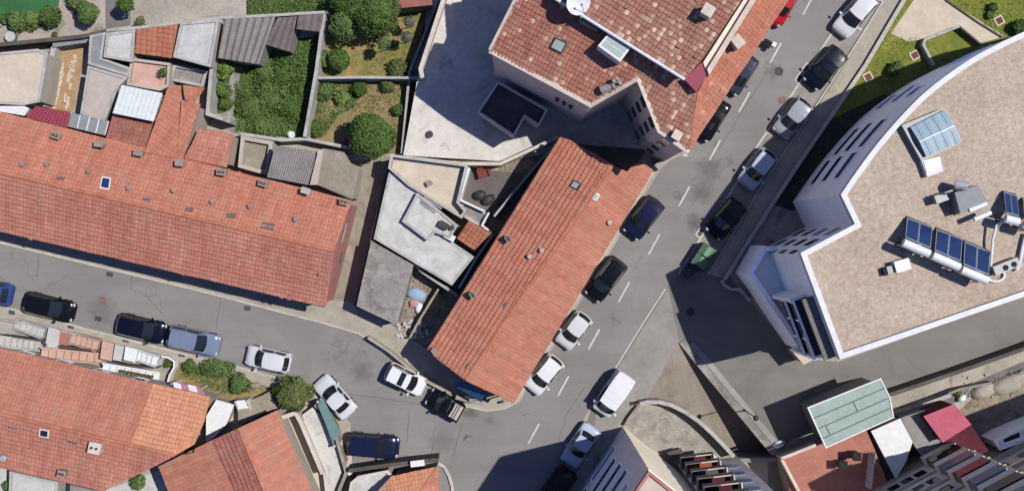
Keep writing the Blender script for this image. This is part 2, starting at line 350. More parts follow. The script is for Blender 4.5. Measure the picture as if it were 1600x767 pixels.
M['lens'] = plain('head_lens', (.28, .29, .30), .15, .6)
def paint(name, c, rough=.32, metal=0.0): return plain(name, c, rough, .22, metal, 0, .06, .8)
# ------------------------------------------------------------------ builders
def clip(poly, hp):                               # Sutherland-Hodgman, points carry (u, v, h)
    for (a, b, c) in hp:
        out = []
        for i in range(len(poly)):
            p, q = poly[i], poly[(i + 1) % len(poly)]
            dp, dq = a * p[0] + b * p[1] + c, a * q[0] + b * q[1] + c
            if dp >= 0: out.append(p)
            if (dp >= 0) != (dq >= 0):
                t = dp / (dp - dq); out.append(tuple(p[k] + (q[k] - p[k]) * t for k in range(3)))
        poly = out
        if len(poly) < 3: return []
    return poly
def tiles(g, pts, pl, tw=.27, tc=.36, lift=.05, bar=.018, thick=.16, along=None, lip=.045):
    """lay barrel tiles over one convex roof slope; pts are world points in plane pl"""
    n, d = pl
    V = Vector((0, 0, 1)) - n * n.z
    if along is not None: V = along - n * along.dot(n)
    V.normalize(); U = V.cross(n).normalized()
    O = pts[0]
    q = [((p - O).dot(U), (p - O).dot(V)) for p in pts]
    ar = sum(q[i][0] * q[(i + 1) % len(q)][1] - q[(i + 1) % len(q)][0] * q[i][1] for i in range(len(q)))
    if ar < 0: q.reverse(); pts = pts[::-1]
    hp = []
    for i in range(len(q)):
        (x0, y0), (x1, y1) = q[i], q[(i + 1) % len(q)]
        L = math.hypot(x1 - x0, y1 - y0)
        if L > 1e-4: hp.append((-(y1 - y0) / L, (x1 - x0) / L, ((y1 - y0) * x0 - (x1 - x0) * y0) / L))
    sx = rr(0, 90)
    def P(u, v, h):                                # old battens sag: courses wander a little
        q = mnoise.noise(Vector((u * .45 + sx, v * .45, 1.7))); w = mnoise.noise(Vector((u * .8, v * .35 + sx, 7.1)))
        return O + U * u + V * (v + .035 * w) + n * (h + .03 + .03 * q)
    u0, u1 = min(a for a, _ in q), max(a for a, _ in q); v0, v1 = min(b for _, b in q), max(b for _, b in q)
    for i in range(int(math.floor(v0 / tc)), int(math.ceil(v1 / tc))):
        rj = rr(-.006, .006)
        for j in range(int(math.floor(u0 / tw)), int(math.ceil(u1 / tw))):
            ua, ub, va, vb = j * tw, (j + 1) * tw, i * tc, (i + 1) * tc
            ds = [[a * u + b * v + c for u, v in ((ua, va), (ub, va), (ub, vb), (ua, vb))] for a, b, c in hp]
            if any(max(r) <= 0 for r in ds): continue
            full = all(min(r) >= 0 for r in ds)
            lj = lift + rr(-.012, .012) + rj; uj = rr(-.012, .012); sk = rr(-.012, .012) if R() > .012 else -rr(.04, .12)
            us = [ua + uj, ua + tw * .3 + uj, ua + tw * .7 + uj, ub + uj]; hs = [0, bar, bar, 0]
            key = (j + .5 + i * .0137, i + .5)
            for k in range(3):
                f = [(us[k], va + sk, hs[k] + lj), (us[k + 1], va + sk, hs[k + 1] + lj), (us[k + 1], vb + sk, hs[k + 1] * .85), (us[k], vb + sk, hs[k] * .85)]
                if not full: f = clip(f, hp)
                if f: g.face([P(*x) for x in f], key)
            if full:
                lk = (j + .5, i + 1000.5)
                for k in range(3): g.face([P(us[k], va + sk, hs[k] + lj), P(us[k], va + sk - lip, .012), P(us[k + 1], va + sk - lip, .012), P(us[k + 1], va + sk, hs[k + 1] + lj)], lk)
    top = [p - n * .01 for p in pts]; bot = [p - n * thick for p in pts]
    g.face(top, (.3, .3)); g.face(bot[::-1], (.3, .3))
    for i in range(len(pts)):
        j = (i + 1) % len(pts); g.face([bot[i], bot[j], top[j], top[i]], (.3, .7))
def roof(parent, name, px, pl, mat, extra=(), **kw):
    g = G(); tiles(g, [hit(x, y, pl) for x, y in px], pl, **kw)
    for e in extra: tiles(g, [hit(x, y, pl) for x, y in e], pl, **kw)
    return g.build(name, M[mat], parent)
def ridge(parent, a, b, mat='ridge', name='ridge_cap', r=.15):
    g = G(); L = (b - a).length; n = max(2, int(L / .42)); d = (b - a).normalized()
    s = d.cross(Vector((0, 0, 1))).normalized(); up = s.cross(d)
    for i in range(n):
        p, q = a + (b - a) * (i / n), a + (b - a) * ((i + 1.06) / n); r0, r1 = r + rr(0, .02), r - .015
        k = (i + .5, 77.5); o = s * rr(-.015, .015)
        pr = [[x + o + s * math.cos(w) * rad + up * (math.sin(w) * rad + .0) for w in (0, PI / 4, PI / 2, 3 * PI / 4, PI)] for x, rad in ((p, r0), (q, r1))]
        for t in range(4): g.face([pr[0][t], pr[1][t], pr[1][t + 1], pr[0][t + 1]], k)
        g.face(pr[0][::-1], k)
    return g.build(name, M[mat], parent)
def walls(parent, pts, z0, z1, mat, name='wall'):
    return G().prism(pts, z0, z1).build(name, M[mat], parent)
def inset(pts, d):
    pts = [Vector((p[0], p[1])) for p in pts]; k = len(pts)
    a = sum(pts[i].x * pts[(i + 1) % k].y - pts[(i + 1) % k].x * pts[i].y for i in range(k)); s = 1 if a > 0 else -1
    out = []
    for i in range(k):
        e0, e1 = (pts[i] - pts[i - 1]).normalized(), (pts[(i + 1) % k] - pts[i]).normalized()
        n0, n1 = Vector((-e0.y, e0.x)) * s, Vector((-e1.y, e1.x)) * s
        m = n0 + n1; L = m.dot(n0)
        out.append(pts[i] + m * (d / max(L, .35)))
    return out
def gwall(g, a, b, c, zs):                        # wall whose top follows the gable: points a,b at eave, c at ridge
    g.face([(a.x, a.y, -.2), (b.x, b.y, -.2), (b.x, b.y, b.z), (c.x, c.y, c.z), (a.x, a.y, a.z)])
def house_body(parent, e1, e2, r1, r2, f1, f2, mat, ins=.3, drop=.22, name='wall'):
    """closed body under a gable roof: eave e1-e2, ridge r1-r2, other eave f1-f2 (world points)"""
    c = (e1 + e2 + f1 + f2) / 4
    def pull(p, q=None):
        d = Vector((c.x - p.x, c.y - p.y, 0)); ax = (r2 - r1); ax.z = 0; ax.normalize(); ac = Vector((-ax.y, ax.x, 0))
        return p + ax * math.copysign(min(.12, abs(d.dot(ax))), d.dot(ax)) + ac * math.copysign(min(ins, abs(d.dot(ac))), d.dot(ac)) - Vector((0, 0, drop))
    E1, E2, F1, F2 = map(pull, (e1, e2, f1, f2)); R1, R2 = pull(r1), pull(r2)
    g = G(); b = lambda p: Vector((p.x, p.y, -.2))
    for a, q in ((E1, E2), (F2, F1)): g.face([b(a), b(q), q, a])
    g.face([b(E2), b(F2), F2, R2, E2]); g.face([b(F1), b(E1), E1, R1, F1])
    g.build(name, M[mat], parent)
    return E1, E2, F1, F2
def facewin(parent, a, b, t, w, z0, z1, mat='glassdark', frame='white', out=1, name='window', sill=True, proud=.03):
    """window on the vertical wall a->b at distance t metres, outward side out"""
    a = Vector((a[0], a[1])); b = Vector((b[0], b[1])); d = (b - a).normalized(); n = Vector((d.y, -d.x)) * out
    rot = math.atan2(d.y, d.x); c = a + d * t
    o = G().box((c.x + n.x * proud * .5, c.y + n.y * proud * .5, z0), (w, proud * 2, z1 - z0), rot).build(name, M[mat], parent)
    if frame:
        g = G(); th = .07
        for s in (-1, 1): q = c + d * (s * (w / 2 + th / 2)) + n * .04; g.box((q.x, q.y, z0 - th), (th, .1, z1 - z0 + 2 * th), rot)
        q = c + n * .04
        g.box((q.x, q.y, z1), (w, .1, th), rot); g.box((q.x, q.y, z0 - th), (w, .1, th), rot)
        g.build('frame', M[frame], o)
    return o
def chimney(parent, px, py, pl, s=(.55, .4, .8), rot=-.24, mat='brick', pot=True, base=None):
    p = hit(px, py, pl)
    g = G().box((p.x, p.y, p.z - .35), (s[0], s[1], s[2] + .35), rot)
    g.box((p.x, p.y, p.z + s[2]), (s[0] + .12, s[1] + .12, .08), rot)
    o = g.build('chimney', M[mat], parent)
    if pot:
        q = G(); ca, sa = math.cos(rot), math.sin(rot)
        for k in (-1, 1):
            q.cyl((p.x + ca * k * s[0] * .24, p.y + sa * k * s[0] * .24, p.z + s[2] + .08), .1, .16, 9, .085)
        q.build('chimney_pot', M['pot'], o)
    return o
def vent(parent, px, py, pl, r=.16, h=.35, mat='brick'):
    p = hit(px, py, pl); g = G().cyl((p.x, p.y, p.z - .15), r, h + .15, 10, r * .85); g.cyl((p.x, p.y, p.z + h), r * 1.25, .06, 10, r * .9)
    return g.build('roof_vent', M[mat], parent)
def onplane(parent, px, pl, mat, name, h0=.06, h1=.1, frame=None, fw=.09):
    pts = [hit(x, y, pl) for x, y in px]; n = pl[0]
    def slab(pp, a, b):
        g = G(); lo, hi = [p + n * a for p in pp], [p + n * b for p in pp]
        cr = (pp[1] - pp[0]).cross(pp[2] - pp[0])
        if cr.dot(n) < 0: lo.reverse(); hi.reverse()
        g.face(hi); g.face(lo[::-1])
        for i in range(len(pp)): j = (i + 1) % len(pp); g.face([lo[i], lo[j], hi[j], hi[i]])
        return g
    if frame is None: return slab(pts, h0, h1).build(name, M[mat], parent)
    c = sum(pts, Vector()) / len(pts)
    o = slab(pts, h0, h1).build(name, M[frame], parent)
    inn = [p + (c - p).normalized() * fw * 1.4 for p in pts]
    slab(inn, h1, h1 + .012).build('pane', M[mat], o)
    return o
def corr_roof(parent, px, z, pitch, mat, name='roof', amp=.05, pl=None, ax=(0, 3), thick=.06):
    """corrugated sheet over a quad; the ribs run from edge 0-1 to edge 3-2"""
    pts = [hit(x, y, pl) if pl else W(x, y, z) for x, y in px]
    a, b, c, d = pts; n = max(4, int(((b - a).length + (c - d).length) / 2 / pitch * 4)); g = G(); rows = 5
    def P(i, k):
        t = i / n; s = k / rows; p = a + (b - a) * t; q = d + (c - d) * t; r = p + (q - p) * s
        return r + Vector((0, 0, amp * math.sin(i * PI / 2) + .004 * ((k * 7 + i // 9) % 3)))
    for i in range(n):
        for k in range(rows):
            g.face([P(i, k), P(i + 1, k), P(i + 1, k + 1), P(i, k + 1)])
    lo = [p - Vector((0, 0, thick)) for p in pts]
    g.face(lo)
    for i in range(4): j = (i + 1) % 4; g.face([lo[i], lo[j], pts[j], pts[i]])
    return g.build(name, M[mat], parent)
def flat(label, px, z, roofm, wallm='wall', parapet=None, pm='yardwall', pw=.2, name='outbuilding', cat='shed', z0=-.2, group=None, over=0.0, slope=0):
    w = [W(x, y, z) for x, y in px]; c = sum(w, Vector()) / len(w)
    t = thing(name, label, cat, (c.x, c.y, 0), group)
    G().prism(inset(w, .08 + over), z0, z - .12).build('wall', M[wallm], t)
    if parapet:
        G().prism(inset(w, pw * .5), z - .12, z).build('roof', M[roofm], t)
        par(w, pw, z - .121, z + parapet, pm, t, 'parapet')
    else: G().prism(w, z - .12, z).build('roof', M[roofm], t)
    return t
def par(w, pw, z0, z1, mat, parent, name='parapet'):
    a = [Vector((p[0], p[1])) for p in w]; b = inset(w, pw); g = G(); k = len(a)
    for i in range(k):
        j = (i + 1) % k; q = [a[i], a[j], b[j], b[i]]
        g.prism(q, z0, z1)
    return g.build(name, M[mat], parent)
def strip(pts, w, off=0):                         # ribbon polygon round a plan polyline
    pts = [Vector((p[0], p[1])) for p in pts]; L, Rr = [], []
    for i, p in enumerate(pts):
        d0 = (p - pts[i - 1]).normalized() if i else None; d1 = (pts[i + 1] - p).normalized() if i < len(pts) - 1 else None
        d = ((d0 or d1) + (d1 or d0)).normalized(); n = Vector((-d.y, d.x)); s = 1 / max(.5, n.dot(Vector((-(d1 or d0).y, (d1 or d0).x))))
        L.append(p + n * (w / 2 + off) * s); Rr.append(p - n * (w / 2 - off) * s)
    return L, Rr
def gw(label, px, z, w=.22, mat='yardwall', name='garden_wall', cat='wall', z0=-.2, cap=None):
    pts = [W(x, y, z) for x, y in px]; L, Rr = strip(pts, w); g = G()
    for i in range(len(pts) - 1): g.prism([L[i], L[i + 1], Rr[i + 1], Rr[i]], z0, z)
    if not cap: return tag(g.build(name, M[mat]), label, cat)
    t = thing(name, label, cat, (pts[0].x, pts[0].y, 0)); g.build('wall_body', M[mat], t)
    L, Rr = strip(pts, w + .08); g = G()
    for i in range(len(pts) - 1): g.prism([L[i], L[i + 1], Rr[i + 1], Rr[i]], z, z + .06)
    g.build('coping', M[cap], t); return t
def sheet(name, px, z, mat, h=None, kind='structure', label=None):
    pts = [W(x, y) for x, y in px]
    g = G()
    if h is None:
        a = sum(pts[i].x * pts[(i + 1) % len(pts)].y - pts[(i + 1) % len(pts)].x * pts[i].y for i in range(len(pts)))
        if a < 0: pts.reverse()
        g.face([(p.x, p.y, z) for p in pts])
    else: g.prism(pts, -.1, h, False)
    return struct(g, name, M[mat], kind, label)
def foliage(g, c, r, n, size, lump=.35, seed=None, low=-.6):
    rnd = random.Random(seed if seed is not None else random.randint(0, 9999))
    bl = [(Vector((rnd.gauss(0, 1), rnd.gauss(0, 1), rnd.gauss(0, .8))).normalized(), rnd.uniform(.6, 1.15)) for _ in range(16)]
    for _ in range(n):
        d = Vector((rnd.gauss(0, 1), rnd.gauss(0, 1), rnd.gauss(.25, .9))).normalized()
        if d.z < low: d.z = -d.z
        k = max((d.dot(b) ** 3 * s if d.dot(b) > 0 else 0) for b, s in bl)
        rad = (1 - lump) + lump * k * 1.15; rad *= rnd.random() ** .22
        p = Vector((c[0] + d.x * r[0] * rad, c[1] + d.y * r[1] * rad, c[2] + d.z * r[2] * rad))
        nn = (d + Vector((rnd.gauss(0, .6), rnd.gauss(0, .6), rnd.gauss(.35, .5)))).normalized()
        a = nn.cross(Vector((rnd.gauss(0, 1), rnd.gauss(0, 1), rnd.gauss(0, 1)))).normalized(); b = nn.cross(a)
        s = size * rnd.uniform(.55, 1.25)
        g.face([p - a * s, p - b * s * .55, p + a * s, p + b * s * .55], (rnd.random(), rnd.random()))
def tree(label, px, py, r, h, mat='leafdark', n=3500, size=.14, name='garden_tree', cat='tree', group=None, squash=.75, z0=0, lump=.35, seed=None):
    zc = z0 + h - r * squash; p = W(px, py, zc)
    t = thing(name, label, cat, (p.x, p.y, z0), group)
    g = G(); b = (p.x, p.y, z0 - .1); g.tube([b, (p.x + .04, p.y, z0 + (zc - z0) * .6), (p.x, p.y, zc + r * .2)], max(.05, r * .07), 8, max(.02, r * .03))
    for k in range(6):
        w = 2 * PI * k / 6 + .3; g.tube([(p.x, p.y, zc - r * .3), (p.x + math.cos(w) * r * .35, p.y + math.sin(w) * r * .35, zc), (p.x + math.cos(w) * r * .7, p.y + math.sin(w) * r * .7, zc + r * .25)], max(.03, r * .03), 5, .012)
    g.build('trunk', M['bark'], t)
    g = G(); foliage(g, p, (r, r, r * squash), n, size, lump, seed); g.build('crown', M[mat], t)
    return t
def bush(label, px, py, r, h, mat='leafmid', n=700, size=.12, name='shrub', cat='shrub', group=None, z0=0, rx=None, lump=.4):
    zc = z0 + h * .45; p = W(px, py, zc); g = G()
    foliage(g, p, (rx or r, r, h * .55), n, size, lump, low=-.8)
    for k in range(4): w = k * 1.6; g.tube([(p.x, p.y, z0 - .05), (p.x + math.cos(w) * r * .4, p.y + math.sin(w) * r * .4, zc)], .025, 5, .01)
    return tag(g.build(name, M[mat]), label, cat, group)
def inpoly(x, y, q):
    c = False
    for i in range(len(q)):
        (x0, y0), (x1, y1) = q[i], q[i - 1]
        if (y0 > y) != (y1 > y) and x < (x1 - x0) * (y - y0) / (y1 - y0) + x0: c = not c
    return c
def cover(label, px, n, size, mat, hmax=.3, name='grass', z0=0.0, clump=.0):
    q = [(p.x, p.y) for p in (W(x, y) for x, y in px)]; g = G()
    xs, ys = [a for a, _ in q], [b for _, b in q]; k = 0
    cs = [(rr(min(xs), max(xs)), rr(min(ys), max(ys)), rr(.3, 1)) for _ in range(24)]
    while k < n:
        x, y = rr(min(xs), max(xs)), rr(min(ys), max(ys)); k += .25
        if not inpoly(x, y, q): continue
        hh = 1.0
        if clump:
            dd = min(math.hypot(x - a, y - b) / c for a, b, c in cs); hh = max(.15, 1.2 - dd * .8)
            if R() > hh + .25: continue
        k += .75
        z = z0 + rr(.02, hmax) * hh; w = rr(0, 6.3); s = size * rr(.5, 1.3); t = rr(.2, 1.1)
        a = Vector((math.cos(w), math.sin(w), 0)) * s; b = Vector((-math.sin(w) * math.cos(t), math.cos(w) * math.cos(t), math.sin(t))) * s * .5
        p = Vector((x, y, z)); g.face([p - a, p - b, p + a, p + b], (R(), R()))
    return struct(g, name, M[mat], 'stuff', label)
# ------------------------------------------------------------------ cars
KIND = {  # windscreen base, roof front, roof rear, rear base (fractions of length), roof height, belt height, hood height, tail deck
 'hatch': (.235, .06, -.36, -.475, 1.47, .93, .80, .90, .70),
 'sedan': (.20, .045, -.20, -.345, 1.43, .93, .80, .90, .69),
 'wagon': (.235, .07, -.40, -.475, 1.50, .95, .82, .92, .72),
 'suv':   (.245, .09, -.40, -.475, 1.66, 1.04, .95, 1.02, .74),
 'van':   (.375, .255, -.482, -.494, 1.92, 1.12, .98, 1.1, .82),
 'pickup': (.20, .06, -.10, -.15, 1.62, 1.02, .93, .78, .72)}
def car(label, tail, front, kind, pm, group, wd=1.78, roofm=None, rails=False, sunroof=False, extra=None, name='parked_car', cat='car', z=.008, L=None, hoodm=None):
    a, b = W(*tail), W(*front); c = (a + b) / 2; d = b - a; L = L or d.length
    t = thing(name, label, cat, (c.x, c.y, z), group, math.atan2(d.y, d.x))
    xf, xf2, xr2, xr, zr, zb, zh, zt, rw = KIND[kind]; xf, xf2, xr2, xr = xf * L, xf2 * L, xr2 * L, xr * L; hw = wd / 2
    # body: lofted hull with rounded plan
    st = [(-.5, .70, .62), (-.492, .86, .74), (-.47, .945, zt - .06), (-.43, .98, zt), (-.36, 1, zt + .01), (-.2, 1, zb), (0, 1, zb), (.14, .995, zb), (xf / L - .01, .985, zb - .01),
          (xf / L + .03, .975, zh + .06), (.36, .96, zh + .01), (.42, .935, zh - .05), (.46, .89, zh - .13), (.485, .79, zh - .24), (.5, .60, .50)]
    if kind == 'van': st = [(-.5, .90, .9), (-.495, .97, zb), (-.45, 1, zb), (-.2, 1, zb), (.2, 1, zb), (.34, .98, zb), (.40, .96, zh), (.45, .91, zh - .08), (.485, .80, zh - .22), (.5, .62, .55)]
    prof = [(0, 1, .02), (.45, 1, .015), (.80, 1, -.004), (.93, 1, -.045), (1, .80, 0), (1.0, .58, 0), (.985, .36, 0), (.93, .22, 0)]
    g = G(); row = []
    for x, k, zz in st:
        half = []
        for (y, f, dz) in prof:
            zv = zz * f + dz if f == 1 else min(zz - .08, max(.2, zb * f))
            if f == .22: zv = .2
            half.append((x * L, y * k * hw, zv))
        row.append([(p[0], -p[1], p[2]) for p in half[::-1]] + half[1:])
    n = len(row[0]); m = 0
    for r in row: g.v += r
    for i in range(len(row) - 1):
        for j in range(n - 1): g.f.append((i * n + j, (i + 1) * n + j, (i + 1) * n + j + 1, i * n + j + 1))
        g.f.append((i * n + n - 1, (i + 1) * n + n - 1, (i + 1) * n, i * n))
    g.f.append(tuple(range(n))); g.f.append(tuple(range((len(row) - 1) * n + n - 1, (len(row) - 1) * n - 1, -1)))
    body = g.build('body', pm, t, True, True)
    # greenhouse: a dark glass shell, the painted roof and pillars on it
    bw, tw_ = hw * .93, hw * (rw + .05)
    if kind == 'van': bw, tw_ = hw * .985, hw * .90
    S = [(xf, bw * .86, zb - .03, .16), (xf2, tw_ * .95, zr - .02, .07), (xf2 * .55 + xr2 * .45, tw_, zr + .02, .0), (xr2 * .8 + xf2 * .2, tw_ * .985, zr + .012, -.0), (xr2, tw_ * .93, zr - .012, -.05), (xr, bw * .84, zb - .03, -.10)]
    Y = [-1, -.66, -.33, 0, .33, .66, 1]
    def pt(s, y, off=0): x, w, zz, bu = s; return Vector((x + bu * (1 - y * y), y * w, zz + .018 * (1 - y * y) + off))
    def lerp(s, q, k): return tuple(s[i] + (q[i] - s[i]) * k for i in range(4))
    def patch(s0, s1, y0, y1, off, nx=1):
        gg = G(); k = 6
        for i in range(nx):
            p, q = lerp(s0, s1, i / nx), lerp(s0, s1, (i + 1) / nx)
            for j in range(k):
                a_, b_ = y0 + (y1 - y0) * j / k, y0 + (y1 - y0) * (j + 1) / k
                P = [pt(p, a_), pt(q, a_), pt(q, b_), pt(p, b_)]
                nn = (P[1] - P[0]).cross(P[3] - P[0]).normalized()
                if nn.z < 0: nn = -nn
                gg.face([x + nn * off for x in P])
        return gg
    g = G()
    for i in range(5):
        for j in range(6): g.face([pt(S[i], Y[j]), pt(S[i + 1], Y[j]), pt(S[i + 1], Y[j + 1]), pt(S[i], Y[j + 1])])
    low = lambda s, y: Vector((min(max(s[0], xr), xf), y * bw * (.86 if s in (S[0], S[5]) else 1), zb - .03))
    for y in (-1, 1):
        for i in range(5): g.face([pt(S[i], y), pt(S[i + 1], y), low(S[i + 1], y), low(S[i], y)])
    rm = roofm or pm
    cabin = g.build('cabin_shell', pm, t, True)
    g = G()
    for i in range(1, 4):
        for j in range(6): g.face([pt(S[i], Y[j] * 1.0, .012), pt(S[i + 1], Y[j], .012), pt(S[i + 1], Y[j + 1], .012), pt(S[i], Y[j + 1], .012)])
    g.build('roof', rm, t, True, True)
    patch(lerp(S[0], S[1], .03), lerp(S[0], S[1], .95), -.93, .93, .012, 2).build('windscreen', M['carglass'], t, True, True)
    if kind != 'van': patch(lerp(S[4], S[5], .06), lerp(S[4], S[5], .78), -.86, .86, .012, 2).build('rear_window', M['carglass'], t, True, True)
    for y in (-1, 1):
        spans = [(xf2 + .12, xf - .28, (xf2 + xr2) / 2 + .12, (xf2 + xr2) / 2 + .12), ((xf2 + xr2) / 2 + .04, (xf2 + xr2) / 2 + .04, xr2 - .02, xr + .3)]
        if kind == 'van': spans = spans[:1]
        if kind == 'pickup': spans = [(xf2 + .02, xf - .25, xr2 + .05, xr + .12)]
        for (ta, ba, tb_, bb) in spans:
            yt = lambda x: y * (tw_ + .012); g = G()
            f = [Vector((ba, y * (bw + .008), zb + .02)), Vector((ta, y * (tw_ + .022), zr - .09)), Vector((tb_, y * (tw_ + .022), zr - .10)), Vector((bb, y * (bw + .008), zb + .02))]
            g.face(f); g.build('side_window', M['carglass'], t, True)
        g = G().box((xf - .14, y * (hw + .09), zb + .0), (.13, .2, .14)); g.build('wing_mirror', pm, t, True)
        g = G(); g.ball((L * .455, y * hw * .68, zh - .19), (.15, .17, .08), 10, 6); g.build('headlight', M['lens'], t, True, True)
        g = G(); zz = .92 if kind in ('suv', 'van') else .80; g.ball((-L * .482, y * hw * .76, zz), (.045, .10, .07), 8, 6); g.build('tail_light', M['amber'], t, True, True)
        for x in (.305, -.30):
            w = G(); m = 18; r = .32 if kind not in ('suv', 'van', 'pickup') else .35
            cx, y0, y1 = x * L, y * (hw - .22), y * (hw + .012)
            for rad, yy in ((r, y0), (r, y1 - y * .03), (r * .93, y1)):
                w.v += [(cx + rad * math.cos(2 * PI * k / m), yy, r + rad * math.sin(2 * PI * k / m)) for k in range(m)]
            for s in range(2):
                for k in range(m): w.f.append((s * m + k, s * m + (k + 1) % m, (s + 1) * m + (k + 1) % m, (s + 1) * m + k))
            w.f.append(tuple(range(m))); w.f.append(tuple(range(2 * m, 3 * m)))
            wh = w.build('wheel', M['black'], t, True)
            q = G(); q.face([(cx + r * .64 * math.cos(2 * PI * k / m), y1 + y * .004, r + r * .64 * math.sin(2 * PI * k / m)) for k in range(m)]); q.build('rim', M['alu'], wh, True)
    g = G().box((L * .482, 0, .34), (.05, hw * 1.1, .2)); g.build('grille', M['black'], t, True)
    if rails:
        for y in (-1, 1): G().tube([(xf2 - .15, y * (tw_ - .04), zr + .01), (xf2 - .3, y * (tw_ - .03), zr + .075), (xr2 + .35, y * (tw_ - .03), zr + .075), (xr2 + .2, y * (tw_ - .04), zr + .01)], .022, 6).build('roof_rail', M['metal' if rails == 1 else 'black'], t, True)
    if sunroof:
        x0 = xf2 - .55; G().box((x0, 0, zr + .035), (.42, .85 if sunroof == 1 else 1.05, .035)).build('sunroof', M['carglass'], t, True)
    # hood shut lines and wipers give the painted skin scale
    g = G(); g.tube([(xf + .03, -hw * .62, zh + .11), (xf - .3, -hw * .05, zb + .2)], .012, 5); g.tube([(xf + .05, hw * .02, zh + .12), (xf - .26, hw * .55, zb + .18)], .012, 5); g.build('wiper', M['black'], t, True)
    if kind == 'pickup':
        g = G(); x0, x1 = -.485 * L, xr - .06
        g.box(((x0 + x1) / 2, 0, .93), (x1 - x0, wd * .74, .05)); g.build('cargo_cover', M['cargo'], t, True)
        g = G()
        for y in (-1, 1): g.box(((x0 + x1) / 2, y * hw * .84, .80), (x1 - x0 + .1, hw * .2, .24))
        g.box((x0 - .02, 0, .80), (.1, wd * .9, .2)); g.build('bed_wall', M['cpblack'], t, True)
        g = G(); xx = x0 + .28
        for dx in (0, .2):
            g.tube([(xx + dx, -hw * .78, .95), (xx + dx, -hw * .7, 1.12), (xx + dx, hw * .7, 1.12), (xx + dx, hw * .78, .95)], .03, 7)
        for y in (-.5, .5): g.tube([(xx - .02, y * hw, 1.12), (xx + .22, y * hw, 1.12)], .025, 6)
        g.build('roll_bar', M['alu'], t, True)
    if kind == 'van':
        g = G()
        for k in range(5): x = xf2 - .55 - k * (xf2 - xr2 - .75) / 4; g.box((x, 0, zr + .035), (.05, tw_ * 1.7, .025))
        g.build('roof_rib', pm, t, True)
    return t
P_ = {}
def pc(k, r, g, b, metal=.0, rough=.16):
    M['cp' + k] = paint('car_paint_' + k, ph(r, g, b), rough, metal); return M['cp' + k]
pc('black', 22, 22, 26); pc('navy', 30, 36, 66); pc('navydeep', 20, 23, 42); pc('blue', 52, 84, 150); pc('steel', 128, 140, 166); pc('silver', 228, 228, 230); pc('white', 246, 246, 246)
pc('slate', 60, 66, 84); pc('red', 190, 34, 50); pc('silverblue', 196, 206, 224); pc('charcoal', 40, 41, 46); pc('graphite', 168, 170, 178)
M['cargo'] = plain('beige_cargo_cover', ph(206, 190, 176), .8)
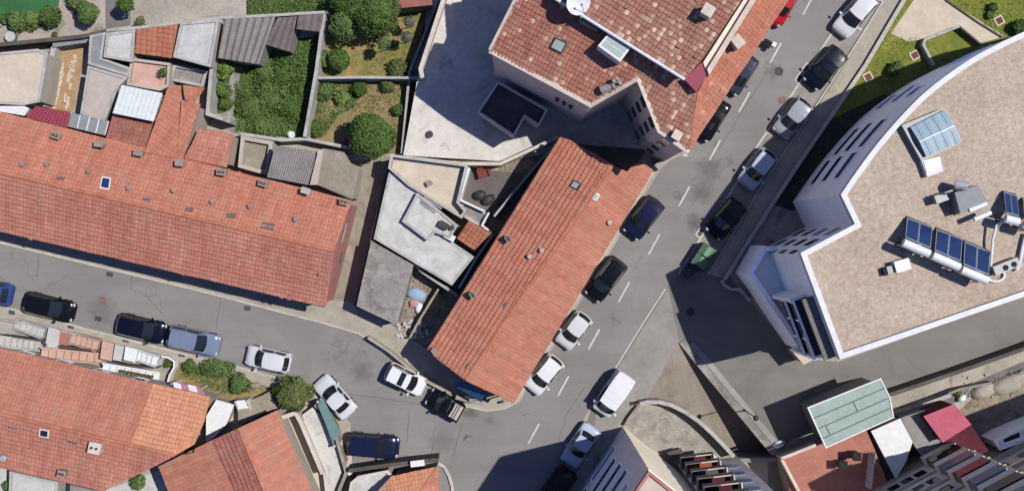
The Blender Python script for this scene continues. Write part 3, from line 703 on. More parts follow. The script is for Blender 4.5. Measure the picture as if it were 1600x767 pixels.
def add_cars():
    A, B, C_ = 'cars parked along the side street', 'cars parked beside the long tiled house', 'cars parked in the bay opposite'
    D = 'cars under the tall house eaves'
    car('blue hatchback cut off by the picture edge behind the black estate', (24, 462), (-58, 444), 'hatch', M['cpblue'], A)
    car('black hatchback with pale headlights facing the manhole on the side street', (43.1, 469.5), (120.9, 488.5), 'hatch', M['cpblack'], A, 1.72)
    car('dark navy estate car nose to tail behind the light blue grey estate', (188.1, 503.0), (262.9, 521.0), 'wagon', M['cpnavydeep'], A, 1.74, rails=2)
    car('light blue grey estate parked just ahead of the dark navy estate', (266.5, 521.8), (346.5, 540.2), 'wagon', M['cpsteel'], A, 1.76, rails=1)
    car('silver hatchback parked alone by the kerb above the shrubbery', (456.7, 567.7), (387.3, 552.3), 'hatch', M['cpsilver'], A, 1.66)
    car('white sedan parked askew beside the teal gate and round shrub', (550.2, 645.6), (500.8, 590.4), 'sedan', M['cpsilver'], A, 1.68)
    car('navy blue people carrier standing crosswise near the small corner house', (544, 690), (625, 697), 'suv', M['cpnavy'], A, 1.84)
    car('white off-roader with black sunroof and dark rear by the corner wall', (606.3, 576.1), (664.7, 604.9), 'suv', M['cpwhite'], A, 1.62, rails=2, sunroof=2)
    car('black pickup with beige cargo cover and chrome roll bar', (721.2, 644.3), (670.8, 615.7), 'pickup', M['cpblack'], A, 1.60)
    car('navy blue hatchback topmost beside the long tiled house', (1025.5, 313.4), (982.5, 368.6), 'hatch', M['cpnavy'], B, 1.72)
    car('black estate with roof rails beside the long tiled house', (968.2, 406.8), (922.8, 465.2), 'wagon', M['cpblack'], B, 1.70, rails=1)
    car('white hatchback without roof rails between black estate and white estate', (914.7, 490.9), (877.3, 539.1), 'hatch', M['cpsilver'], B, 1.64)
    car('white estate with dark roof rails at the end of the long tiled house', (871.1, 558.1), (828.9, 608.9), 'wagon', M['cpwhite'], B, 1.66, rails=2)
    car('white panel van with long plain roof at the mouth of the ramp', (977.7, 582.9), (936.3, 643.1), 'van', M['cpwhite'], 'vehicles by the ramp and balcony blocks', 1.74, name='panel_van', cat='van')
    car('white sedan with the blue of shade put into its paint below the white van', (926.4, 663.6), (886.6, 722.4), 'sedan', M['cpsilverblue'], 'vehicles by the ramp and balcony blocks', 1.70)  # a white car; the bluish shade is put into its paint
    car('black car hidden in the deep shade at the bottom edge', (889, 731), (842, 798), 'hatch', M['cpcharcoal'], 'vehicles by the ramp and balcony blocks', 1.8)
    car('silver estate at the top end of the parking bay', (1356.7, -2.9), (1307.3, 54.9), 'wagon', M['cpsilver'], C_, 1.78, rails=2)
    car('dark navy hatchback with shining windscreen in the sunlit parking bay', (1309.4, 81.6), (1261.6, 135.4), 'hatch', M['cpnavydeep'], C_, 1.76)
    car('pale grey hatchback at the edge of the building shadow in the parking bay', (1255.5, 160.2), (1214.5, 211.8), 'hatch', M['cpgraphite'], C_, 1.74)
    car('light blue silver car in the shade of the curved building', (1200.8, 239.0), (1160.2, 291.0), 'hatch', M['cpsilverblue'], C_, 1.72)
    car('black car in deep shade beside the green recycling container', (1153.0, 317.5), (1110.0, 367.5), 'wagon', M['cpblack'], C_, 1.74)
    car('dark blue car half hidden under the eaves below the scooter', (1170.7, 90.2), (1135.3, 145.8), 'hatch', M['cpslate'], D, 1.70)
    car('black saloon half hidden under the eaves at the tiled corner', (1127.5, 158.3), (1090.5, 217.7), 'sedan', M['cpblack'], D, 1.70)
    car('red car with its nose showing beyond the eaves at the top', (1235.9, -19.5), (1202.1, 39.5), 'hatch', M['cpred'], D, 1.70)
    # scooter
    p = W(1191, 66); t = thing('motor_scooter', 'small grey motor scooter by the kerb under the eaves', 'scooter', (p.x, p.y, .13), None, math.radians(150))
    for x in (-.62, .62):
        w = G(); w.tube([(x, -.06, .24), (x, .06, .24)], .24, 14); w.build('wheel', M['black'], t, True)
    g = G(); g.tube([(.62, 0, .24), (.42, 0, 1.0)], .05, 8); g.box((.1, 0, .25), (.7, .3, .12)); g.ball((-.4, 0, .5), (.42, .2, .24), 10, 6); g.ball((.5, 0, .66), (.12, .24, .36), 8, 6); g.build('body', M['cpgraphite'], t, True, True)
    g = G(); g.ball((-.3, 0, .76), (.4, .17, .09), 10, 6); g.build('seat', M['black'], t, True, True)
    g = G(); g.tube([(.42, -.34, 1.04), (.46, 0, 1.0), (.42, .34, 1.04)], .025, 6); g.build('handlebar', M['darkmetal'], t, True)
    g = G(); g.box((-.78, 0, .74), (.32, .36, .3)); g.build('top_box', M['white'], t, True)
# ------------------------------------------------------------------ ground, roads, pavements
RAMP = [(1062, 533), (1212, 716), (1150, 716), (1126, 689), (1100, 663), (1070, 643), (1040, 632), (1008, 629)]
def ground():
    bm = bmesh.new()
    def loop(pts):
        vs = [bm.verts.new(p) for p in pts]; return [bm.edges.new((vs[i], vs[(i + 1) % len(vs)])) for i in range(len(vs))]
    e = loop([(-300, -300, 0), (300, -300, 0), (300, 300, 0), (-300, 300, 0)]) + loop([tuple(W(x, y)) for x, y in RAMP])
    bmesh.ops.triangle_fill(bm, use_beauty=True, use_dissolve=False, edges=e, normal=(0, 0, 1))
    me = bpy.data.meshes.new('ground'); bm.to_mesh(me); bm.free(); me.materials.append(M['dust'])
    o = bpy.data.objects.new('ground', me); col.objects.link(o); o['kind'] = 'structure'
ground()
sheet('side_street', [(-400, 285), (-60, 362), (0, 379), (320, 456), (500, 503), (560, 520), (605, 552), (660, 598), (720, 632), (760, 641), (812, 628), (900, 700), (760, 900), (540, 900), (548, 660), (500, 625), (490, 612), (440, 590), (380, 574), (270, 547), (130, 511), (60, 492), (0, 477), (-60, 462), (-400, 380)], .004, 'road')
sheet('main_road', [(812, 628), (1030, 268), (1075, 190), (1245, -90), (1420, -370), (1540, -370), (1335, 0), (1298, 55), (1232, 156), (1183, 229), (1146, 294), (1111, 345), (1085, 385), (1042, 448), (965, 570), (930, 625), (820, 800), (720, 960), (560, 960), (690, 740)], .008, 'road')
sheet('driveway', [(1085, 385), (1128, 392), (1145, 440), (1250, 560), (1310, 565), (1700, 425), (1700, 510), (1350, 628), (1230, 690), (1213, 717), (1062, 532), (1008, 628), (955, 668), (925, 690), (900, 700), (930, 625), (965, 570), (1042, 448)], .006, 'drive')
sheet('parking_bay', [(1357, -2), (1377, 4), (1323, 90), (1280, 156), (1187, 294), (1128, 392), (1085, 385), (1111, 345), (1146, 294), (1183, 229), (1232, 156), (1298, 55), (1335, 0)], .014, 'bay')
sheet('apron', [(1044, 450), (1061, 532), (1008, 628), (955, 668), (925, 690), (934, 628), (967, 572)], .010, 'apron')
g = G()                                                        # sunk ramp to the garages
rp = [W(x, y) for x, y in RAMP]; ax = (W(1182, 716) - W(1035, 580)); Lr = ax.length; ax.normalize(); o0 = W(1035, 580)
rz = [max(0, min(1, (p - o0).dot(ax) / Lr)) * -3.4 for p in rp]
T = lambda i: (rp[i].x, rp[i].y, rz[i] - .002)
for tri in ((0, 1, 3), (1, 2, 3), (0, 3, 4), (0, 4, 5), (0, 5, 6), (0, 6, 7)):
    f = [T(i) for i in tri]
    if (Vector(f[1]) - Vector(f[0])).cross(Vector(f[2]) - Vector(f[0])).z < 0: f.reverse()
    g.face(f)
struct(g, 'ramp', M['ramp'])
g = G()
for i in list(range(0, 7)):
    a, b = rp[i], rp[i + 1]; g.face([(a.x, a.y, rz[i] - .05), (b.x, b.y, rz[i + 1] - .05), (b.x, b.y, .003), (a.x, a.y, .003)])
struct(g, 'ramp_side', M['greywall'])
PVS = [('pave', [(-400, 284), (-60, 362), (0, 379), (320, 456), (500, 503), (560, 520), (605, 552), (660, 598), (720, 632), (760, 641), (790, 637), (806, 628), (1022, 268), (1067, 190), (1240, -95), (1200, -95), (1000, 250), (790, 600), (740, 570), (660, 540), (600, 500), (545, 470), (500, 470), (300, 415), (-60, 330), (-400, 250)]),
       ('pave', [(-400, 381), (-60, 463), (0, 478), (60, 493), (130, 512), (270, 548), (380, 575), (440, 591), (490, 613), (500, 626), (528, 660), (520, 668), (500, 655), (470, 625), (430, 606), (380, 593), (280, 564), (120, 523), (0, 498), (-60, 483), (-400, 400)]),
       ('pave', [(1382, -2), (1323, 96), (1284, 156), (1191, 294), (1132, 392), (1108, 428), (1130, 436), (1160, 388), (1207, 313), (1254, 240), (1294, 183), (1351, 100), (1410, 4), (1560, -240), (1530, -260)])]
for m, p in PVS: sheet('pavement', p, 0, m, .12)
def kerb(px, w=.16, h=.135):
    L, Rr = strip([W(x, y) for x, y in px], w); g = G()
    for i in range(len(L) - 1): g.prism([L[i], L[i + 1], Rr[i + 1], Rr[i]], -.1, h)
    struct(g, 'kerb', M['kerb'])
kerb([(-60, 362), (0, 379), (320, 456), (500, 503), (560, 520), (605, 552), (660, 598), (720, 632), (760, 641), (790, 637), (806, 628), (1022, 268), (1067, 190), (1240, -95)])
kerb([(-60, 463), (0, 478), (60, 493), (130, 512), (270, 548), (380, 575), (440, 591), (490, 613), (500, 626)])
kerb([(1357, -4), (1379, 3), (1323, 92), (1281, 156), (1188, 294), (1129, 392), (1106, 428)], .14)
def mark(pts, w=.11, name='road_marking', z=.013):
    L, Rr = strip([W(x, y) for x, y in pts], w); g = G()
    for i in range(len(L) - 1): g.face([(*L[i + 1], z), (*L[i], z), (*Rr[i], z), (*Rr[i + 1], z)])
    struct(g, name, M['paint'])
for x, y in ((1263, 8), (1212, 83), (1163, 160), (1117, 235), (1069, 307), (1022, 382), (975, 456), (928, 530), (880, 603), (834, 677)): mark([(x - 8.5, y + 15.5), (x + 8.5, y - 15.5)], .13)
mark([(1040, 451), (1003, 508), (965, 570), (938, 612)], .09)
mark([(1337, -4), (1298, 55), (1232, 156), (1183, 229), (1146, 294), (1111, 345), (1078, 400), (1060, 428)], .13, z=.019)
for cx, cy in ((1259, 108), (1249, 123), (1094, 364)):
    q = [(cx - 7, cy + 3), (cx + 1, cy - 9), (cx + 8, cy - 4), (cx, cy + 8), (cx - 7, cy + 3)]; mark(q, .1, z=.024)
    sheet('drain_grate', [(cx - 4, cy + 1), (cx + 1, cy - 6), (cx + 5, cy - 3), (cx, cy + 5)], .022, 'darkmetal')
def manhole(px, py, z=.012, r=.36, mat='rust'):
    p = W(px, py); g = G(); g.v = [(p.x + r * math.cos(k * PI / 12), p.y + r * math.sin(k * PI / 12), z) for k in range(24)]; g.f = [tuple(range(24))]
    struct(g, 'manhole_cover', M[mat])
M['rustmetal'] = surf('rusty_iron', ph(150, 124, 112), ph(128, 108, 100), 2, .2, 9); M['iron'] = surf('iron', ph(92, 90, 90), ph(74, 73, 74), 2, .2, 9)
for x, y, m in ((160, 470, 'rustmetal'), (1222, 157, 'rustmetal'), (1217, 112, 'iron'), (1079, 487, 'iron'), (992, 631, 'pinkfloor')): manhole(x, y, .015, .34, m)
for x, y in ((172, 428), (387, 481), (155, 497), (20, 487), (112, 509), (198, 530), (285, 553)): sheet('utility_cover', [(x - 5, y - 4), (x + 5, y - 2), (x + 4, y + 5), (x - 6, y + 3)], .126 if y > 480 and x != 387 else .013, 'iron')
def seam(pts, w=.045, z=.0135):
    q = []
    for (x0, y0), (x1, y1) in zip(pts, pts[1:]):
        for k in range(6): q.append((x0 + (x1 - x0) * k / 6 + rr(-.7, .7), y0 + (y1 - y0) * k / 6 + rr(-.7, .7)))
    L, Rr = strip([W(x, y) for x, y in q + [pts[-1]]], w); g = G()
    for i in range(len(L) - 1): g.face([(*L[i + 1], z), (*L[i], z), (*Rr[i], z), (*Rr[i + 1], z)])
    struct(g, 'road_seam', M['oil'])
for q in ([(545, 616), (600, 622), (662, 633)], [(61, 398), (59, 432)], [(206, 430), (205, 452)], [(226, 458), (254, 490)], [(678, 668), (675, 712)], [(722, 660), (709, 712)], [(872, 690), (886, 645), (916, 602)], [(1127, 248), (1080, 322)], [(345, 470), (338, 512)], [(640, 640), (636, 690)], [(1195, 120), (1150, 190), (1122, 235)]): seam(q)
# ------------------------------------------------------------------ yards and gardens (ground surfaces)
g = G()                                                        # the white courtyard climbs towards the garden lane
cy = [W(x, y, z) for x, y, z in ((703, -60, 2.3), (690, -6, 2.4), (655, 108, 2.3), (630, 243, 1.3), (780, 252, .3), (905, 232, .02), (1075, 245, .02), (1000, 0, .02), (800, -60, .9))]
ct = W(770, 130, .45)
for i in range(9):
    f = [cy[i], cy[(i + 1) % 9], ct]
    if (f[1] - f[0]).cross(f[2] - f[0]).z < 0: f.reverse()
    g.face(f)
struct(g, 'courtyard', M['court'])
sheet('path', [(640, 108), (652, 108), (712, -10), (800, -150), (740, -150), (676, -10), (652, 80)], .016, 'court')
sheet('lawn', [(1412, 4), (1352, 104), (1296, 188), (1210, 320), (1360, 330), (1700, 40), (1900, -180), (1545, -240)], .016, 'lawn')
sheet('lawn_bed_and_shade', [(1296, 188), (1210, 320), (1240, 330), (1300, 250), (1420, 150), (1380, 148), (1330, 172)], .03, 'lawnshade')  # dark sheet paints the shade over the lawn along the curved facade
sheet('path', [(1428, 0), (1392, 53), (1420, 66), (1446, 60), (1496, 42), (1530, 68), (1560, 60), (1568, 56), (1480, 2), (1530, -90), (1490, -100)], .02, 'cream')
sheet('lawn_bed_and_shade', [(1446, 62), (1497, 44), (1528, 66), (1500, 82), (1462, 98)], .03, 'lawn')
sheet('garden_ground', [(345, 88), (410, 70), (500, 55), (492, 115), (474, 217), (365, 208), (338, 175)], .012, 'green')
sheet('garden_ground', [(492, 128), (655, 126), (632, 240), (600, 240), (545, 232), (476, 218)], .014, 'soilgreen')
sheet('garden_ground', [(505, 24), (620, 12), (668, 0), (662, 60), (640, 122), (492, 120)], .016, 'drylawn')
sheet('garden_ground', [(385, -60), (660, -60), (640, 8), (620, 14), (505, 24), (385, 26)], .01, 'green')
sheet('path', [(362, 105), (378, 104), (364, 182), (385, 190), (378, 212), (345, 200), (330, 180), (352, 176)], .03, 'greyroof')
sheet('turf', [(-60, -60), (96, -60), (92, 10), (60, 22), (0, 30), (-60, 34)], .02, 'turf')
sheet('lane', [(165, -60), (205, -60), (204, 40), (165, 46)], .02, 'drive')
sheet('soil_bed', [(86, 74), (136, 68), (128, 110), (112, 180), (76, 168), (92, 88)], .02, 'soil')
sheet('yard', [(600, 246), (655, 240), (870, 232), (740, 470), (650, 560), (555, 470), (556, 480), (540, 480), (560, 330), (596, 250)], .012, 'rubble')
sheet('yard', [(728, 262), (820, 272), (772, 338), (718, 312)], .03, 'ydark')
sheet('yard', [(552, 250), (606, 246), (555, 478), (515, 490), (540, 330)], .016, 'oldroof')
sheet('yard', [(345, 655), (440, 600), (500, 640), (550, 700), (548, 800), (470, 800), (420, 640), (330, 690)], .014, 'cream')
sheet('yard', [(268, 562), (400, 595), (440, 612), (440, 640), (330, 690), (260, 600)], .012, 'soilgreen')
sheet('yard', [(0, 730), (60, 740), (160, 767), (260, 730), (290, 800), (0, 800)], .014, 'whiteroof')
sheet('yard', [(1000, 634), (1040, 640), (1070, 650), (1100, 670), (1126, 695), (1148, 716), (1060, 724), (1000, 690), (980, 664)], .018, 'stonepad')
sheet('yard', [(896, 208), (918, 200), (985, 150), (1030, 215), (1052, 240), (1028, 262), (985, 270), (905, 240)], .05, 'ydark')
sheet('path', [(1385, 640), (1500, 606), (1610, 560), (1700, 530), (1700, 555), (1610, 585), (1500, 626), (1400, 662)], .02, 'greyband')
sheet('yard', [(1500, 640), (1530, 612), (1610, 580), (1700, 556), (1700, 760), (1480, 740)], .016, 'rubble')
sheet('yard', [(1200, 712), (1260, 690), (1400, 650), (1500, 640), (1480, 760), (1300, 820), (1200, 760)], .018, 'greyband')
# ------------------------------------------------------------------ terraced house along the side street
def gable(rt, pxA, pxB, pxR1, pxR2, pxC, pxD, ze, zr, matF, matB, bodymat, ins=.3):
    """A,B: one eave; R1,R2: ridge; C,D: other eave (pixel, in the same order along the house)"""
    plF = plane((*pxA, ze), (*pxB, ze), (*pxR1, zr)); plB = plane((*pxR1, zr), (*pxR2, zr), (*pxC, ze + .001))
    roof(rt, 'roof', [pxA, pxB, pxR2, pxR1], plF, matF, lift=.075, lip=.085); roof(rt, 'roof', [pxR1, pxR2, pxD, pxC], plB, matB)
    a, b = hit(*pxR1, plF), hit(*pxR2, plF); ridge(rt, a + Vector((0, 0, .02)), b + Vector((0, 0, .02)))
    E = house_body(rt, hit(*pxA, plF), hit(*pxB, plF), a, b, hit(*pxC, plB), hit(*pxD, plB), bodymat, ins)
    return plF, plB, E
c = W(250, 320); t = thing('terraced_house', 'long terraced house with salmon tile roof and a row of chimneys by the side street', 'house', (c.x, c.y, 0))
plF, plB, E = gable(t, (-70, 344), (509, 479), (-70, 253), (521.5, 392), (-70, 157.5), (550, 314), 4.2, 6.2, 'tileA2', 'tileA', 'pinkwall')
for x, y in ((92, 213), (161, 227), (221, 240), (285, 256), (350, 270), (414, 287), (481, 299), (540, 316)): chimney(t, x, y, plB, (rr(.45, .62), rr(.32, .4), rr(.55, .9)), -.24 + rr(-.12, .12), ('brick', 'wall', 'brick')[int(x) % 3], int(x) % 4 != 1)
for x, y in ((37, 257), (75, 257), (141, 268), (203, 294), (273, 298), (333, 316), (392, 323), (463, 343)): vent(t, x, y, plB)
for x, y in ((62, 314), (500, 428)): vent(t, x, y, plF, .1, .25)
onplane(t, [(160, 277), (174, 279), (171, 298), (156, 295)], plB, 'solar', 'skylight', .05, .13, 'white')
M['slatepatch'] = surf('slate_patch', ph(128, 112, 104), ph(110, 98, 92), 2, .2, 9)
for q in ([(89, 277), (102, 278), (100, 283), (88, 281)], [(224, 309), (236, 311), (234, 316), (222, 314)], [(291, 323), (303, 326), (301, 332), (289, 329)], [(355, 333), (370, 336), (366, 342), (353, 341)], [(410, 347), (431, 351), (428, 361), (407, 357)]): onplane(t, q, plB, 'slatepatch', 'roof_patch', .05, .085)
a, b = E[0], E[1]; L = (b - a).length
for k in range(5):
    x = 3.0 + k * 5.4
    d = facewin(t, a, b, x, .95, 0, 2.1, 'door', 'white', name='door')
    for s in (-1.7, 1.6): facewin(t, a, b, x + s, .9, .95, 2.2); facewin(t, a, b, x + s, .9, 2.95, 3.75)
facewin(t, E[1], E[3], 5.3, 1.5, 3.1, 3.7, 'glasspale', None); facewin(t, E[1], E[3], 3.4, .9, 1.2, 2.2, 'glassdark', None)
g = G(); d = (b - a).normalized(); g.tube([Vector((E[0].x, E[0].y, 4.02)) + Vector((-d.y, d.x, 0)) * -.34, Vector((E[1].x, E[1].y, 4.02)) + Vector((-d.y, d.x, 0)) * -.34], .07, 8); g.build('gutter', M['metal'], t)
# rear wings of the terraced house
pl3 = plane((266, 134, 4.0), (313, 164, 4.0), (226, 236, 4.62))
roof(t, 'roof', [(264, 134), (283, 134), (276, 248), (226, 238)], pl3, 'tileA'); roof(t, 'roof', [(284, 157), (313, 163), (285, 252), (276, 248)], pl3, 'tileA')
w = [W(266, 136, 4), W(283, 136, 4), W(284, 158, 4), W(311, 165, 4), W(286, 252, 4), W(228, 238, 4)]; walls(t, inset(w, .1), -.2, 3.75, 'wall')
p4 = plane((320, 138, 3.6), (304, 162, 3.9), (286, 133, 4.2)); lab(roof(t, 'roof', [(286, 133), (320, 138), (304, 162), (289, 156)], p4, 'tileO'), 'bright orange tile flap')
p1 = plane((177, 178, 3.5), (240, 190, 3.5), (228, 236, 4.3)); lab(roof(t, 'roof', [(177, 178), (240, 190), (228, 236), (165, 220)], p1, 'tileE'), 'dark red tiled lean-to')
walls(t, inset([W(177, 178, 3.4), W(240, 190, 3.4), W(228, 236, 3.4), W(166, 220, 3.4)], .1), -.2, 3.3, 'wall')
lab(corr_roof(t, [(190, 133), (254, 146), (240, 190), (176, 177)], 4.5, .34, 'whitecorr', 'roof', .008), 'white ribbed sheet roof')
walls(t, inset([W(190, 133, 4.4), W(254, 146, 4.4), W(240, 190, 4.4), W(177, 177, 4.4)], .1), -.2, 4.36, 'wall')
p5 = plane((312, 201, 3.7), (365, 211, 3.7), (354, 262, 4.5)); roof(t, 'roof', [(312, 201), (365, 211), (354, 262), (288, 248)], p5, 'tileA2')
walls(t, inset([W(312, 201, 3.6), W(365, 211, 3.6), W(354, 258, 3.6), W(290, 246, 3.6)], .1), -.2, 3.5, 'wall')
lab(corr_roof(t, [(56, 166), (110, 175), (105, 200), (40, 184)], 3.9, .26, 'crimson', 'roof', .012), 'crimson ribbed sheet lean-to')
walls(t, inset([W(56, 166, 3.8), W(110, 175, 3.8), W(105, 197, 3.8), W(42, 182, 3.8)], .08), -.2, 3.8, 'wall')
o = G().prism([W(111, 176, 3.2), W(170, 190, 3.2), W(164, 212, 3.2), W(106, 198, 3.2)], 3.06, 3.2).build('canopy', M['panel'], t)
g = G()
for k in range(5): a_, b_ = W(111 + 14.7 * k, 176 + 3.4 * k, 3.2), W(106 + 14.5 * k, 198 + 3.4 * k, 3.2); g.tube([a_ + Vector((0, 0, .02)), b_ + Vector((0, 0, .02))], .045, 6)
g.build('glazing_bar', M['white'], o)
for x, y in ((113, 178), (166, 190)): q = W(x, y, 3); G().box((q.x, q.y, 0), (.1, .1, 3.06)).build('post', M['white'], t)
# ------------------------------------------------------------------ sheds and flat roofs behind the terraced house
flat('cream flat roof with ragged white edge at the left picture edge', [(-60, 88), (8, 82), (60, 77), (76, 84), (63, 160), (38, 165), (-60, 160)], 3.0, 'cream', parapet=.12)
flat('white ledge roof squeezed between the cream flat roof and the crimson lean-to', [(-40, 166), (38, 166), (46, 170), (38, 181), (-40, 168)], 3.4, 'white', 'wall')
flat('grey tiled terrace wrapping the corner of the stained light roof', [(141, 56), (166, 51), (160, 91), (206, 107), (201, 120), (138, 101)], 2.6, 'panel', parapet=.1, name='roof_terrace', cat='terrace')
flat('pink beige flat roof left of the white ribbed sheet', [(138, 103), (201, 121), (186, 136), (163, 192), (126, 178)], 3.0, 'pinkbeige', parapet=.1)
flat('stained pale roof with dark streak left of the tiled shed', [(167, 52), (212, 47), (208, 98), (162, 90)], 3.0, 'rustroof', parapet=.1)
flat('light grey flat roof right of the tiled shed', [(283, 36), (343, 31), (330, 106), (271, 90)], 3.2, 'whiteroof', parapet=.14)
flat('small grey court roof under the light grey flat roof', [(272, 101), (326, 112), (318, 137), (268, 127)], 1.4, 'greyroof', parapet=.3)
flat('pink tiled roof terrace with potted plant below the tiled shed', [(207, 92), (268, 100), (266, 136), (252, 143), (200, 134)], 2.4, 'pinkfloor', parapet=.35, pm='wall', name='roof_terrace', cat='terrace')
tq = thing('tiled_shed', 'small shed with orange red tile roof near the top left', 'shed', (W(245, 65).x, W(245, 65).y, 0))
pq = plane((211, 83, 2.9), (268, 91, 2.9), (278, 38, 3.6)); roof(tq, 'roof', [(211, 83), (268, 91), (278, 38), (214, 47)], pq, 'tileO', bar=.03, tw=.4, lip=.025); walls(tq, inset([hit(x, y, pq) for x, y in ((211, 83), (268, 91), (278, 38), (214, 47))], .12), -.2, 2.7, 'wall')
def corr_shed(label, px, zs, pitch, mat, amp=.05, wallm='greywall'):
    w = [W(x, y, zs[0]) for x, y in px]; c = sum(w, Vector()) / 4
    t = thing('corrugated_shed', label, 'shed', (c.x, c.y, 0)); pl = plane((*px[0], zs[0]), (*px[1], zs[0]), (*px[2], zs[1]))
    corr_roof(t, px, 0, pitch, mat, 'roof', amp, pl); pts = [hit(x, y, pl) for x, y in px]
    q = inset(pts, .12); g = G(); 
    for i in range(4):
        j = (i + 1) % 4; g.face([(q[i].x, q[i].y, -.2), (q[j].x, q[j].y, -.2), (q[j].x, q[j].y, pts[j].z - .08), (q[i].x, q[i].y, pts[i].z - .08)])
    g.build('wall', M[wallm], t); return t
corr_shed('wide grey corrugated shed roof above the green garden', [(351, 30), (430, 27), (404, 101), (340, 91)], (3.2, 2.7), .52, 'asb', .09)
corr_shed('lower grey corrugated shed beside the wide one', [(434, 28), (464, 26), (452, 81), (411, 69)], (2.9, 2.4), .5, 'asbdark', .05)
corr_shed('brownish flat sheet shed at the garden corner', [(466, 25), (506, 22), (500, 50), (463, 46)], (2.6, 2.4), .5, 'asbdark', .03)
corr_shed('grey finely ribbed lean-to behind the terraced house chimneys', [(430, 227), (496, 237), (481, 289), (417, 277)], (3.5, 4.4), .17, 'asb', .03)
flat('weathered concrete roof at the end of the terraced house', [(506, 232), (538, 238), (543, 252), (562, 262), (551, 312), (494, 288)], 3.2, 'oldroof', 'wall')
flat('white painted wall-top strip between ribbed lean-to and weathered roof', [(497, 236), (506, 232), (496, 289), (484, 289)], 4.0, 'wall', 'wall', name='party_wall', cat='wall')
flat('beige sunken yard roof left of the ribbed lean-to', [(379, 213), (429, 222), (420, 275), (374, 262)], 1.6, 'oldroof', parapet=.5, pm='wall', pw=.3)
g = G()
p = W(258, 115, 2.4)
t = thing('potted_plant', 'round potted plant on the pink roof terrace', 'plant', (p.x, p.y, 2.4)); g.cyl((p.x, p.y, 2.4), .22, .4, 12, .3); g.build('pot', M['rust'], t); g = G(); foliage(g, (p.x, p.y, 3.0), (.4, .4, .3), 160, .09); g.build('leaves', M['leafolive'], t)
# walls round these yards
gw('low dark wall along the top of the left yards', [(-60, 76), (0, 70), (130, 57), (165, 49)], 1.9, .3, 'darkwall')
gw('grey boundary wall behind the corrugated sheds', [(166, 48), (212, 44), (345, 28), (430, 24), (512, 19)], 2.0, .22)
gw('light wall left of the bare soil bed', [(84, 74), (78, 100), (66, 166)], 1.2, .4, 'yardwall')
gw('grey wall top edge of the soil bed', [(82, 70), (137, 62)], 1.4, .45, 'panel')
gw('long wall between the green garden and the dry garden', [(506, 22), (494, 112), (476, 214)], 1.9, .26)
gw('wall between the two dry gardens', [(494, 122), (560, 121), (655, 122)], 1.6, .2)
gw('wall at the foot of both gardens', [(376, 209), (440, 219), (477, 217), (545, 231)], 1.5, .24)
gw('white wall between the white roof and the green garden', [(345, 31), (330, 110), (324, 178), (360, 190)], 2.2, .28)
gw('dark brown boundary wall beside the central yard', [(612, 246), (556, 482)], 2.1, .28, 'darkwall')
# soil bed clutter
g = G()
for _ in range(70):
    q = R(); p = W(100 - 14 * q + (rr(-3, 3) if _ % 2 else rr(12, 20)), 88 + 86 * q); r = rr(.06, .22); g.box((p.x, p.y, 0), (r * rr(1, 3), r, rr(.05, .2)), rr(1.0, 1.6))
struct(g, 'rubble', M['cream'], 'stuff', 'pale planks and rubble strewn in the bare soil bed')
# ------------------------------------------------------------------ long tiled house in the middle
c = W(845, 420); t = thing('long_house', 'long house with two-tone tile roof between the central yard and the main road', 'house', (c.x, c.y, 0))
ze, zr = 4.3, 5.7
plL = plane((668, 548, ze), (876, 215, ze), (728, 593, zr)); plR = plane((728, 593, zr), (937, 266, zr), (803, 628, ze))
roof(t, 'roof', [(668, 548), (876, 215), (890, 219), (960, 258), (728, 593)], plL, 'tileB', lift=.085, tc=.38, lip=.10)
plN = plane((890, 219, 4.3), (979, 272, 4.6), (937, 266, 5.5))
roof(t, 'roof', [(728, 593), (953, 257), (1012, 282), (803, 628)], plR, 'tileF', [[(979, 269), (990, 257), (1003, 254), (1021, 266), (1011, 283)]], lift=.03, lip=.015)
ra, rb = hit(728, 593, plL), hit(955, 256, plL); ridge(t, ra, rb)
ridge(t, hit(668, 548, plL) + Vector((.05, 0, 0)), ra, 'ridge', 'verge_cap', .09); ridge(t, hit(803, 628, plR), ra, 'ridge', 'verge_cap', .09)
E = house_body(t, hit(668, 548, plL), hit(876, 215, plL), ra, rb, hit(803, 628, plR), hit(1010, 275, plR), 'wall')
for x, y in ((795, 373), (740, 460)): chimney(t, x, y, plL, (.42, .36, .7), -1.0)
chimney(t, 680, 548, plL, (.4, .3, .5), -1.0, pot=False)
for x, y in ((827, 401), (846, 391)): vent(t, x, y, plL, .15, .35, 'wall')
vent(t, 952, 348, plR, .16, .3, 'wall')
onplane(t, [(897, 282), (909, 288), (902, 298), (890, 292)], plL, 'glasspale', 'skylight', .05, .16, 'darkmetal')
onplane(t, [(925, 298), (937, 304), (931, 314), (919, 308)], plR, 'glasspale', 'skylight', .05, .14, 'white')
for q in ([(787, 472), (795, 474), (791, 481), (784, 479)], [(730, 566), (739, 568), (734, 578), (726, 575)]): onplane(t, q, plL, 'slatepatch', 'roof_patch', .06, .1)
for a, b, out in ((E[2], E[3], 1), (E[0], E[1], -1)):
    L = (b - a).length; n = int(L // 2.4)
    for k in range(n):
        if k % 3 == 1: facewin(t, a, b, 1.3 + k * 2.4, .95, 0, 2.1, 'door', 'white', out, 'door')
        else: facewin(t, a, b, 1.3 + k * 2.4, .95, 1.0, 2.3, 'glassdark', 'white', out)
        facewin(t, a, b, 1.3 + k * 2.4, .9, 2.9, 3.75, 'glassdark', 'white', out)
a, b = E[0], E[2]
for k in range(3): facewin(t, a, b, 1.3 + k * 2.3, 1.0, 1.0, 2.3, 'glassdark', 'white', 1)
g = G(); g.tube([hit(668, 547, plL) - Vector((.03, 0, .1)), hit(875, 215, plL) - Vector((.03, 0, .1))], .07, 8); g.build('gutter', M['metal'], t)
